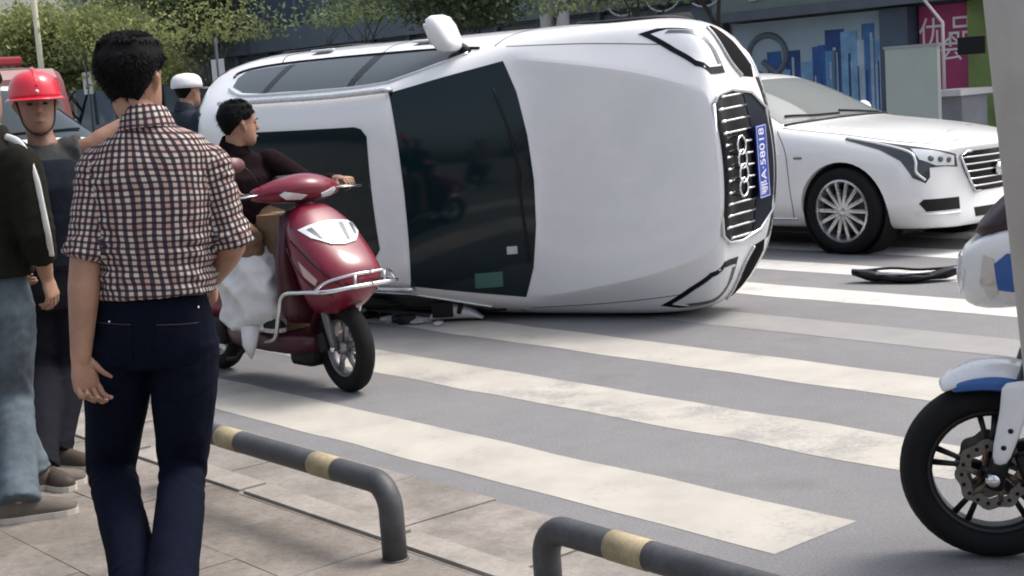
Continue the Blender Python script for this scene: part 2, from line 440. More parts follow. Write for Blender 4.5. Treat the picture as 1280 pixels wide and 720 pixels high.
# ------------------------------------------------------------------ bent-tube rails on the kerb
RAILG = mat('rail_grey_paint', (.085, .088, .098), .5, var=.25, vscale=12, bump=.1, stain=.3, sscale=5)
RAILY = mat('rail_yellow_band', (.46, .385, .235), .6, var=.22, vscale=14, stain=.25, sscale=6)
def rail(label, sa, sb, n, bands, zt=.285, r=.04):
    ca = sn(sa, n, 0); t = thing('barrier_rail', label, 'rail', ca, 0, 'low bent-tube rails along the kerb')
    L = (sb - sa); u = DV if L > 0 else -DV; L = abs(L)
    def arc(x0, sgn):
        pts = []
        for k in range(9):
            a = math.pi / 2 * k / 8; rr = .085
            pts.append(u * (x0 + sgn * (rr - rr * math.cos(a))) + V((0, 0, zt - rr + rr * math.sin(a))))
        return pts
    path = [V((0, 0, Z_P - .03))] + arc(0, 1) + [a for a in reversed(arc(L, -1))] + [u * L + V((0, 0, Z_P - .03))]
    obj('bar', tube(bmesh.new(), path, r, 20), RAILG, t)
    for b0, b1 in bands:
        bmb = tube(bmesh.new(), [u * b0 + V((0, 0, zt)), u * ((b0 + b1) / 2) + V((0, 0, zt)), u * b1 + V((0, 0, zt))], r + .0016, 20)
        obj('painted_band', bmb, RAILY, t)
    for x in (0, L):
        obj('base_collar', lathe(bmesh.new(), [(r + .002, 0), (r + .005, .001), (r + .004, .004), (r + .001, .006)], 20, Matrix.Translation(u * x + V((0, 0, Z_P)))), RAILG, t)
    return t
pa = gnd(494, 699, Z_P); S_A, N_A = pa.dot(DV), pa.dot(NV)
rail('grey low rail with two yellow bands beside the walking man in checked shirt', S_A, S_A + 1.45, N_A, [(.29, .43), (.93, 1.07)])
rail('grey low rail with one yellow band at the bottom edge of the picture', S_A - .72, S_A - 2.6, N_A + .02, [(.27, .41), (.85, .99), (1.43, 1.57)])

# ------------------------------------------------------------------ shop front across the road
def fac(px, py, n):
    r = ray(px, py); t = n / r.dot(NV); p = V((0, 0, CAM_H)) + r * t
    return p.dot(DV), p.z
FN = 20.0
rotF = Matrix.Rotation(TH + math.pi / 2, 4, 'Z')       # local x along DV
def fbox(name, s0, s1, z0, z1, n0, n1, m, parent, bev=0.):
    bm = bmesh.new(); quad_prism(bm, s0, s1, n0, n1, z0, z1)
    if bev: bmesh.ops.bevel(bm, geom=list(bm.edges), offset=bev, segments=1, affect='EDGES')
    return obj(name, bm, m, parent, False)
FW = mat('facade_panel', (.27, .30, .335), .6, var=.15, vscale=.7)
FD = mat('facade_frame', (.11, .135, .165), .45, var=.15, vscale=2)
FG = [mat('facade_glass_%d' % i, c, .08, spec=.6) for i, c in enumerate(((.10, .135, .175), (.13, .17, .21), (.075, .105, .145)))]
SIGNG = mat('sign_fascia', (.16, .21, .20), .6, var=.22, vscale=.8)
bld = thing('shop_building', 'long dark glazed shop building across the road behind the trees', 'building')
sR, _ = fac(1330, 50, FN); sL = 47.0
fbox('wall', sR - 4, sL, .1, 9.5, FN + .3, FN + 9, FW, bld)
sG0, _ = fac(905, 20, FN)                              # glazing from here to the far left
k = 0; s = sG0 + .2
while s < sL - 1.5:
    for (z0, z1) in ((.35, 2.75), (3.45, 5.4), (5.6, 7.6)):
        p = fbox('window', s + .08, s + 1.52, z0, z1, FN + .19, FN + .296, FD, bld)
        fbox('pane', s + .14, s + 1.46, z0 + .06, z1 - .06, FN + .176, FN + .188, FG[(k * 7 + int(z0 * 3)) % 3], p); k += 1
    fbox('mullion', s - .06, s + .07, .13, 8.6, FN + .1, FN + .298, FD, bld)
    s += 1.6
fbox('fascia', sG0 + .1, sL, 2.82, 3.40, FN - .05, FN + .297, mat('fascia_blue_grey', (.11, .14, .17), .5, var=.15, vscale=1), bld)
fbox('roof_edge', sR - 4.2, sL + .2, 9.51, 9.9, FN - .2, FN + 9.2, FD, bld)
# shop part on the right
z_f = fac(1000, 15, FN)[1]
s11, s114, s121, s123 = [fac(x, 60, FN)[0] for x in (1104, 1141, 1207, 1300)]
fbox('sign_board', s123 - 3, sG0 + .05, z_f + .10, z_f + 1.5, FN - .25, FN + .297, SIGNG, bld)
fbox('canopy_edge', s123 - 3, sG0 + .05, z_f - .06, z_f + .095, FN - .3, FN + .297, FD, bld)
SCR = mat('sign_scroll', (.42, .47, .46), .6)
for q in range(5):                                      # pale scroll strokes on the sign
    c = sn(s11 + 1.0 + q * 1.15, FN - .262, z_f + .42); pts = []
    for j in range(9):
        a = j / 8 * math.pi * 1.2 + q; pts.append(c + DV * (.22 * math.cos(a) + .05 * j) + V((0, 0, .16 * math.sin(a))))
    obj('scroll_stroke', tube(bmesh.new(), pts, .02, 5), SCR, bld)
# mural hoarding with a skyline
sM0, sM1 = s11 + .03, sG0 - .1
mural = thing('skyline_mural', 'blue city skyline mural on hoarding behind the white sedan', 'mural')
fbox('board', sM0, sM1, .14, z_f - .1, FN + .10, FN + .28, mat('mural_sky', (.36, .47, .55), .5, var=.15, vscale=.8), mural)
TOW = [mat('mural_tower_%d' % i, c, .5, var=.35, vscale=3) for i, c in enumerate(((.035, .12, .36), (.07, .21, .48), (.20, .40, .62), (.46, .58, .68), (.03, .08, .26), (.12, .30, .54)))]
rg = random.Random(3); s = sM0 + .05; q = 0
while s < sM0 + (sM1 - sM0) * .74:
    wt = rg.uniform(.14, .42); ht = rg.uniform(.55, .98) * (z_f - .25) * (1 - .12 * ((s - sM0) / (sM1 - sM0)))
    dn_ = .004 + .004 * (q % 4)
    fbox('painted_tower', s, s + wt, .16, .14 + ht, FN + .10 - dn_, FN + .098, TOW[rg.randrange(6)], mural)
    for f_ in range(rg.randrange(1, 4)):
        a = s + wt * rg.uniform(.1, .6); fbox('painted_stripe', a, a + wt * .16, .3, .14 + ht * rg.uniform(.6, .95), FN + .10 - dn_ - .003, FN + .0995 - dn_, TOW[3 if rg.random() < .6 else 4], mural)
    s += wt * rg.uniform(.55, .9); q += 1
fbox('painted_ground', sM0 + .02, sM1 - .6, .15, .62, FN + .072, FN + .076, TOW[1], mural)
# grey emblem at the left of the mural
cE = sn(fac(955, 70, FN)[0], FN + .09, fac(955, 70, FN)[1])
ME = Matrix.Translation(cE) @ rotF.to_3x3().to_4x4() @ Matrix.Rotation(R_(90), 4, 'X')
bm = bmesh.new()
pts = [cE + DV * (.42 * math.cos(a)) + V((0, 0, .36 * math.sin(a))) for a in [2 * math.pi * k / 24 for k in range(25)]]
tube(bm, pts, .055, 6); obj('painted_ring', bm, mat('mural_grey', (.13, .16, .19), .6), mural)
bm = bmesh.new(); tube(bm, [cE + DV * .1 + V((0, 0, -.1)), cE - DV * .45 + V((0, 0, -.5))], .06, 6); obj('painted_tail', bm, MATS['mural_grey'], mural)
# pillars and the magenta poster
fbox('pillar', s114 + .01, s11 - .02, .14, z_f - .1, FN - .12, FN + .29, mat('pillar_blue_grey', (.075, .105, .15), .5, var=.2, vscale=2), bld)
pos = thing('magenta_poster', 'magenta poster with white lettering beside the blue pillar', 'poster')
zt_ = fac(1170, 6, FN)[1]
fbox('sheet', s121, s114 - .05, .8, zt_, FN + .12, FN + .26, mat('magenta_print', (.36, .045, .14), .5, var=.2, vscale=2), pos)
for txt, (px, py), sz in (('优品', (1178, 43), .52), ('会', (1184, 62), .46)):
    me = text_mesh(txt, sz); s_, z_ = fac(px, py, FN)
    o = link('lettering', me, pos, mat('poster_white', (.75, .72, .72), .6))
    o.matrix_local = Matrix.Translation(sn(s_, FN + .112, z_)) @ Matrix.Rotation(TH + math.pi / 2 + math.pi, 4, 'Z') @ Matrix.Rotation(R_(90), 4, 'X')
grn = mat('green_wall', (.17, .235, .075), .7, var=.3, vscale=2)
fbox('green_wall_panel', s123 - .6, s121 - .04, .14, z_f - .1, FN + .0, FN + .29, grn, bld)
fbox('shelf_band', s121 + .02, s114 - .08, .14, .79, FN - .1, FN + .25, mat('poster_base', (.30, .08, .12), .6, var=.3, vscale=3), bld)

# free-standing board
b0 = fac(1107, 62, 15.9); b1 = fac(1172, 57, 15.9)
brd = thing('notice_board', 'pale grey-green blank board standing behind the sedan bonnet', 'board')
PB = mat('board_grey_green', (.36, .41, .38), .5, var=.1, vscale=.9)
zb1 = (b0[1] + b1[1]) / 2
fbox('panel', b1[0], b0[0], .35, zb1, 15.88, 15.95, PB, brd)
fbox('frame', b1[0] - .02, b0[0] + .02, zb1 + .001, zb1 + .035, 15.87, 15.96, mat('board_frame', (.30, .31, .33), .4, .4), brd)
for s_ in (b1[0] + .05, b0[0] - .05): fbox('post', s_ - .025, s_ + .025, .13, .349, 15.89, 15.94, FD, brd)
# small stall by the poster
st = thing('street_stall', 'small white-topped stall in front of the magenta poster', 'stall')
s_a, z_a = fac(1222, 110, 17.2); s_b, _ = fac(1172, 110, 17.2)
fbox('counter_top', s_a, s_b, z_a - .08, z_a, 16.8, 17.6, mat('stall_white', (.62, .60, .60), .5, var=.1, vscale=3), st)
fbox('counter_side', s_a + .05, s_b - .05, .5, z_a - .081, 16.9, 17.5, mat('stall_grey', (.26, .27, .29), .6, var=.2, vscale=3), st)
for s_ in (s_a + .1, s_b - .1): fbox('leg', s_ - .03, s_ + .03, .13, .499, 17.1, 17.16, FD, st)
bm = bmesh.new(); q = sn((s_a + s_b) / 2 + .2, 17.2, z_a)
tube(bm, [q, q + V((0, 0, .9)), q + V((0, 0, 1.25)) + DV * .3], .025, 6); obj('lamp_arm', bm, mat('stall_arm', (.55, .5, .5), .4, .3), st)
fbox('price_card', (s_a + s_b) / 2 - .45, (s_a + s_b) / 2 - .05, z_a + .45, z_a + .68, 17.15, 17.18, BLACKP, st)

# ------------------------------------------------------------------ trees
BARK = mat('bark', (.055, .048, .042), .9, var=.35, vscale=14, bump=.6, bscale=30)
def leafmat(name, c):
    m = bpy.data.materials.new(name); m.use_nodes = True; t = m.node_tree; b = t.nodes['Principled BSDF']
    g = t.nodes.new('ShaderNodeNewGeometry'); r = t.nodes.new('ShaderNodeValToRGB')
    r.color_ramp.elements[0].color = (*[x * .6 for x in c], 1); r.color_ramp.elements[1].color = (*[x * 1.45 for x in c], 1)
    t.links.new(g.outputs['Random Per Island'], r.inputs['Fac']); t.links.new(r.outputs[0], b.inputs['Base Color']); b.inputs['Roughness'].default_value = .6
    tr = t.nodes.new('ShaderNodeBsdfTranslucent'); t.links.new(r.outputs[0], tr.inputs[0]); mx = t.nodes.new('ShaderNodeMixShader'); mx.inputs[0].default_value = .5
    t.links.new(b.outputs[0], mx.inputs[1]); t.links.new(tr.outputs[0], mx.inputs[2]); t.links.new(mx.outputs[0], t.nodes['Material Output'].inputs[0])
    return m
LEAF = [leafmat('leaf_yellow_green', (.29, .325, .125)), leafmat('leaf_mid_green', (.21, .26, .12)), leafmat('leaf_dark_green', (.085, .12, .06))]
def tree_meshes(seed, h, spread, fork, nleaf, clump, lsize, stems=1, low=.0):
    g = random.Random(seed); tb = bmesh.new(); tips = []
    def grow(p, d, L, r, depth):
        pts = [p]; rr = [r]; q = p.copy(); dd = d.normalized()
        for i in range(5):
            dd = (dd + V((g.uniform(-.2, .2), g.uniform(-.2, .2), g.uniform(-.02, .16)))).normalized()
            q = q + dd * (L / 5); pts.append(q.copy()); rr.append(r * (1 - .12 * (i + 1)))
        tube(tb, pts, rr, 7)
        if depth == 0: tips.append(pts[-1]); tips.append(pts[3]); return
        for j in range(3 if depth > 1 else 4):
            a = g.uniform(0, 6.28); k = g.randint(2, 5)
            nd = (dd * .6 + V((math.cos(a), math.sin(a), g.uniform(.1, .75))) * spread).normalized()
            grow(pts[k], nd, L * g.uniform(.55, .8), rr[k] * .66, depth - 1)
    for s_ in range(stems):
        a = s_ * 2.2 + g.random(); grow(V((0, 0, -.1)) + V((math.cos(a), math.sin(a), 0)) * (.08 if stems > 1 else 0), V((math.cos(a) * .3, math.sin(a) * .3, 1)) if stems > 1 else V((0, 0, 1)), fork, .13 if stems == 1 else .09, 2)
    trunk = to_mesh(tb)
    co = []; fs = []
    for i in range(nleaf):
        c = g.choice(tips); p = c + V((g.gauss(0, clump), g.gauss(0, clump), g.gauss(0, clump * .7)))
        if p.z < low: continue
        s = lsize * g.uniform(.6, 1.3); n = V((g.gauss(0, 1), g.gauss(0, 1), g.gauss(.6, .8))).normalized()
        u = n.orthogonal().normalized(); u = (Matrix.Rotation(g.uniform(0, 6.28), 3, n) @ u); v_ = n.cross(u)
        b = len(co); co += [p - u * s, p + v_ * s * .45, p + u * s, p - v_ * s * .45]; fs.append((b, b + 1, b + 2, b + 3))
    crown = bpy.data.meshes.new('crown'); crown.from_pydata([tuple(c) for c in co], [], fs)
    return trunk, crown
TV = [tree_meshes(1, 6, .85, 2.1, 30000, .42, .068, low=2.0), tree_meshes(5, 6, .8, 1.9, 4500, .40, .06, stems=3, low=2.8), tree_meshes(9, 5, .75, 2.2, 9000, .36, .06, low=2.5)]
for m_ in TV: m_[0].materials.append(BARK)
def tree(px, n, var, lf, label, sc=1., rz=0., cat='tree'):
    s_, _ = fac(px, 120, n); p = sn(s_, n, .12)
    t = thing('street_tree', label, cat, p, rz, 'street trees along the far pavement'); t.scale = (sc,) * 3
    link('trunk', TV[var][0], t)
    cm = TV[var][1].copy(); link('crown', cm, t, LEAF[lf]); return t
tree(20, 18.5, 0, 0, 'yellow-green tree at the far left behind the red truck', 1.05, 1.)
tree(92, 17.2, 0, 0, 'dense yellow-green tree just left of the checked-shirt man\'s head', 1.08, 4.)
tree(205, 16.8, 0, 0, 'full yellow-green tree directly right of the checked-shirt man\'s head', 1.0, 2.2)
tree(290, 16.2, 1, 0, 'thin forked yellow-green tree above the rear of the overturned SUV', 1.0, .5)
tree(436, 16.2, 1, 1, 'multi-stemmed light-crowned tree above the SUV side windows', 1.0, 1.9)
tree(612, 16.2, 2, 2, 'dark green tree above the SUV wing mirror', .98, .3)
tree(735, 16.6, 1, 1, 'small sparse tree between the white columns and dark trunk', .9, 2.9)
tree(858, 15.8, 2, 2, 'dark-trunked tree rising behind the SUV bonnet', 1.0, 2.0)
for i, (px, n) in enumerate(((150, 13.2), (60, 26), (-40, 22))):
    tree(px, n + 4 if i == 0 else n, 0, 1, ('tree showing between the two nearest yellow-green trees at left', 'tree behind the lamp post at the far left', 'tree cut by the left edge of the picture')[i], 1.3, i)
# white columns
for px in (683, 703):
    s_, _ = fac(px, 20, 18.5); bm = bmesh.new()
    lathe(bm, [(.17, .13), (.17, .3), (.13, .33), (.125, 4.2), (.16, 4.25), (.16, 4.4)], 18, Matrix.Translation(sn(s_, 18.5)))
    tag(obj('white_column', bm, mat('column_white', (.62, .60, .58), .6, var=.12, vscale=2)), 'white round column %s behind the overturned SUV' % ('left of its twin' if px < 690 else 'right of its twin'), 'column', 'pair of white columns')
# lamp post and pairs of small pole banners
lp = thing('lamp_post', 'thin pale lamp post rising above the red hard hat', 'lamp post', sn(fac(49, 60, 14.5)[0], 14.5, .13))
obj('pole', tube(bmesh.new(), [V((0, 0, 0)), V((0, 0, 3)), V((0, 0, 8))], [.085, .075, .06], 10), mat('lamp_pole', (.68, .66, .50), .5, var=.1), lp)
obj('base', lathe(bmesh.new(), [(.14, 0), (.14, .04), (.08, .3), (.055, .32)], 14), MATS['lamp_pole'], lp)
obj('lamp_head', bx(bmesh.new(), (-.5, 0, 8.05), (1.1, .22, .1), None, .04), MATS['lamp_pole'], lp)
for px, lab in ((110, 'pair of small white pole banners left of the checked-shirt man\'s head'), (273, 'pair of small white pole banners beside the thin forked tree')):
    s_, z_ = fac(px, 90 if px > 200 else 104, 15.5); t = thing('pole_banner', lab, 'banner', sn(s_, 15.5, .13))
    obj('pole', tube(bmesh.new(), [V((0, 0, 0)), V((0, 0, z_ + .6))], .035, 8), FD, t)
    for k in (-1, 1):
        bm = bmesh.new(); bx(bm, DV * (.16 * k) + V((0, 0, z_ - .13)), (.22, .02, .55), rotF.to_3x3().to_4x4()); obj('banner', bm, mat('banner_white', (.66, .66, .64), .7, var=.1), t, False)
# low dark railing in front of the building at left
rl = thing('dark_fence', 'dark low railing across the road left of the SUV', 'fence')
s0_, s1_ = fac(300, 120, 15.9)[0], fac(60, 120, 15.9)[0]
fbox('top_rail', s0_, s1_, 1.15, 1.24, 15.86, 15.94, FD, rl); fbox('bottom_rail', s0_, s1_, .35, .41, 15.87, 15.93, FD, rl)
s = s0_
while s < s1_:
    fbox('post', s, s + .09, .13, 1.149, 15.86, 15.94, FD, rl); s += 1.4

# ================================================================== VEHICLES
def car_body(stations, bulge_f, bulge_r, levels=2, arches=(), ar=.39, width=.95, crease=()):
    """stations: dict(x, de, yb, zb, side=[6 x (y,z)], te=(y,z), zc); rings closed front and rear by grids"""
    fr = (0, .36, .7, 1.); bm = bmesh.new(); rings = []
    for S in stations:
        ymax = max(y for y, z in S['side']); h = []
        X = lambda y: S['x'] + S.get('de', 0) * (y / ymax) ** 2
        for f in fr: h.append((S['yb'] * f, S['zb']))
        h += S['side']
        for f in reversed(fr): h.append((S['te'][0] * f, S['zc'] - (S['zc'] - S['te'][1]) * f * f))
        half = [V((X(y), y, z)) for y, z in h]
        full = half + [V((p.x, -p.y, p.z)) for p in reversed(half[1:-1])]
        rings.append([bm.verts.new(p) for p in full])
    n = len(rings[0])
    for A, B in zip(rings, rings[1:]):
        for k in range(n): bm.faces.new((A[k], A[(k + 1) % n], B[(k + 1) % n], B[k]))
    if crease:                                      # sharp bonnet edges: (first station, last station, weight)
        cl = bm.edges.layers.float.new('crease_edge'); a0, a1, wt_ = crease
        for i in range(a0, a1):
            for k in (10, n - 10):
                e = bm.edges.get((rings[i][k], rings[i + 1][k]))
                if e: e[cl] = wt_
        for k in range(10, n - 10):
            e = bm.edges.get((rings[a0][k], rings[a0][k + 1]))
            if e: e[cl] = wt_ * .8
    for R, bul in ((rings[0], bulge_f), (rings[-1], bulge_r)):
        nh = n // 2 + 1                            # half count incl. both centre points
        bot = [R[i] for i in (3, 2, 1, 0)] + [R[n - i] for i in (1, 2, 3)]
        rows = [bot]
        for j in range(6):
            l = R[4 + j]; r_ = R[n - 4 - j]; row = [l]
            zc_ = l.co.z; xb = bul(zc_) if callable(bul) else bul
            for c in range(1, 6):
                f = 1 - c / 3.; row.append(bm.verts.new(V((l.co.x + xb * (1 - f * f), l.co.y * f, zc_))))
            row.append(r_); rows.append(row)
        t0 = 10; top = [R[t0 + i] for i in range(4)] + [R[n - (t0 + 2 - i)] for i in range(0, 3)]
        rows.append(top)
        for A, B in zip(rows, rows[1:]):
            for c in range(6): bm.faces.new((A[c], A[c + 1], B[c + 1], B[c]))
    bmesh.ops.recalc_face_normals(bm, faces=bm.faces)
    me = evaluate(to_mesh(bm), [('SUBSURF', dict(levels=levels, render_levels=levels))])
    full = Body(me)
    if arches:
        cb = bmesh.new()
        for x, zc_ in arches:
            for sg in (1, -1):
                M = Matrix.Translation(V((x, sg * (width - .12), zc_))) @ Matrix.Rotation(R_(90), 4, 'X')
                lathe(cb, [(ar, -.24), (ar, .24)], 40, M)
        bmesh.ops.recalc_face_normals(cb, faces=cb.faces)
        cut = bpy.data.objects.new('cut', to_mesh(cb)); COL.objects.link(cut)
        me2 = evaluate(me, [('BOOLEAN', dict(object=cut, operation='DIFFERENCE', solver='EXACT'))])
        bpy.data.objects.remove(cut)
        if len(me2.polygons) > 100: me = me2
    return me, full

def wheel(parent, loc, r, w_, side, rim_r, spokes=10, m=SILVER, twin=True, rotz=0.):
    """axle along local Y; side +1 outer face at +y"""
    t = bpy.data.objects.new('wheel', None); COL.objects.link(t); t.parent = parent; t.location = loc; t.rotation_euler = (0, 0, rotz)
    M = Matrix.Rotation(R_(-90 * side), 4, 'X')
    hw = w_ / 2; bm = bmesh.new()
    lathe(bm, [(rim_r, -hw * .8), (rim_r + .02, -hw), (r * .93, -hw * .98), (r * .985, -hw * .72), (r, -hw * .4), (r, hw * .4), (r * .985, hw * .72), (r * .93, hw * .98), (rim_r + .02, hw), (rim_r, hw * .8)], 48, M, closed=True)
    bmesh.ops.recalc_face_normals(bm, faces=bm.faces); obj('tyre', bm, RUBBER, t)
    bm = bmesh.new(); lathe(bm, [(rim_r + .004, hw * .86), (rim_r - .012, hw * .9), (rim_r - .022, hw * .7), (rim_r - .03, -hw * .75), (rim_r + .004, -hw * .8)], 48, M, closed=True)
    for k in range(spokes):
        for tw in ((-.055, .055) if twin else (0,)):
            a = 2 * math.pi * k / spokes; a2 = a + tw * 1.2
            p0 = V((math.cos(a) * .035, math.sin(a) * .035, hw * .62)); p1 = V((math.cos(a2) * (rim_r - .015), math.sin(a2) * (rim_r - .015), hw * .72))
            d = (p1 - p0); mid_ = (p0 + p1) / 2; ang = math.atan2(d.y, d.x)
            bx(bm, M @ mid_, (d.length, .016 if twin else .03, .022), M @ Matrix.Rotation(ang, 4, 'Z'), .004)
    bmesh.ops.recalc_face_normals(bm, faces=bm.faces); rm = obj('rim', bm, m, t); sharp(rm, 40)
    obj('hub_cap', lathe(bmesh.new(), [(.0005, hw * .80), (.03, hw * .80), (.042, hw * .74), (.045, hw * .5)], 20, M), m, t)
    obj('brake_disc', lathe(bmesh.new(), [(.001, hw * .05), (rim_r * .72, hw * .05), (rim_r * .72, -hw * .1), (.001, -hw * .1)], 28, M), mat('brake_steel', (.09, .09, .09), .5, .6, var=.2), t)
    return t

def st(x, de, yb, zb, side, te, zc): return dict(x=x, de=de, yb=yb, zb=zb, side=side, te=te, zc=zc)
lo = [(.86, .27), (.915, .42), (.925, .64)]
SUV = [
 st(-.10, -.12, .62, .21, [(.71, .26), (.79, .40), (.815, .55), (.805, .69), (.755, .775), (.63, .84)], (.46, .885), .897),
 st(-.17, -.15, .66, .20, [(.77, .25), (.85, .40), (.875, .56), (.865, .72), (.81, .79), (.68, .852)], (.50, .924), .938),
 st(-.36, -.12, .72, .20, [(.82, .26), (.895, .42), (.91, .6), (.895, .77), (.84, .83), (.73, .883)], (.57, .966), .98),
 st(-.65, -.06, .75, .20, [(.86, .27), (.912, .42), (.925, .62), (.905, .82), (.86, .885), (.775, .932)], (.645, 1.012), 1.026),
 st(-1.08, -.06, .76, .20, lo + [(.908, .86), (.868, .955), (.81, 1.005)], (.72, 1.074), 1.094),
 st(-1.22, -.17, .76, .20, lo + [(.908, .88), (.868, 1.0), (.80, 1.065)], (.75, 1.088), 1.13),
 st(-1.30, -.17, .76, .20, lo + [(.908, .89), (.872, 1.015), (.80, 1.10)], (.71, 1.115), 1.178),
 st(-1.62, -.15, .76, .20, lo + [(.908, .90), (.875, 1.03), (.76, 1.25)], (.60, 1.31), 1.37),
 st(-1.92, -.12, .76, .20, lo + [(.908, .905), (.875, 1.04), (.715, 1.385)], (.565, 1.468), 1.523),
 st(-2.08, -.08, .76, .20, lo + [(.908, .91), (.875, 1.045), (.69, 1.44)], (.55, 1.55), 1.58),
 st(-2.5, 0, .76, .20, lo + [(.908, .915), (.875, 1.05), (.68, 1.46)], (.54, 1.585), 1.615),
 st(-3.0, 0, .76, .20, lo + [(.908, .92), (.872, 1.06), (.675, 1.455)], (.54, 1.575), 1.605),
 st(-3.4, 0, .76, .20, lo + [(.905, .93), (.862, 1.07), (.665, 1.43)], (.53, 1.545), 1.575),
 st(-3.70, .03, .75, .22, [(.85, .28), (.91, .42), (.92, .64), (.895, .94), (.84, 1.08), (.66, 1.38)], (.52, 1.50), 1.53),
 st(-3.88, .06, .74, .24, [(.84, .29), (.90, .42), (.91, .64), (.875, .94), (.81, 1.08), (.68, 1.30)], (.54, 1.42), 1.45),
 st(-4.06, .08, .72, .26, [(.82, .31), (.875, .44), (.885, .64), (.85, .92), (.78, 1.04), (.70, 1.16)], (.58, 1.24), 1.26),
 st(-4.22, .10, .68, .28, [(.77, .33), (.83, .45), (.845, .64), (.82, .86), (.76, .97), (.69, 1.03)], (.58, 1.07), 1.09),
 st(-4.34, .12, .62, .30, [(.70, .35), (.77, .46), (.79, .62), (.77, .80), (.70, .89), (.62, .94)], (.5, .96), .97)]

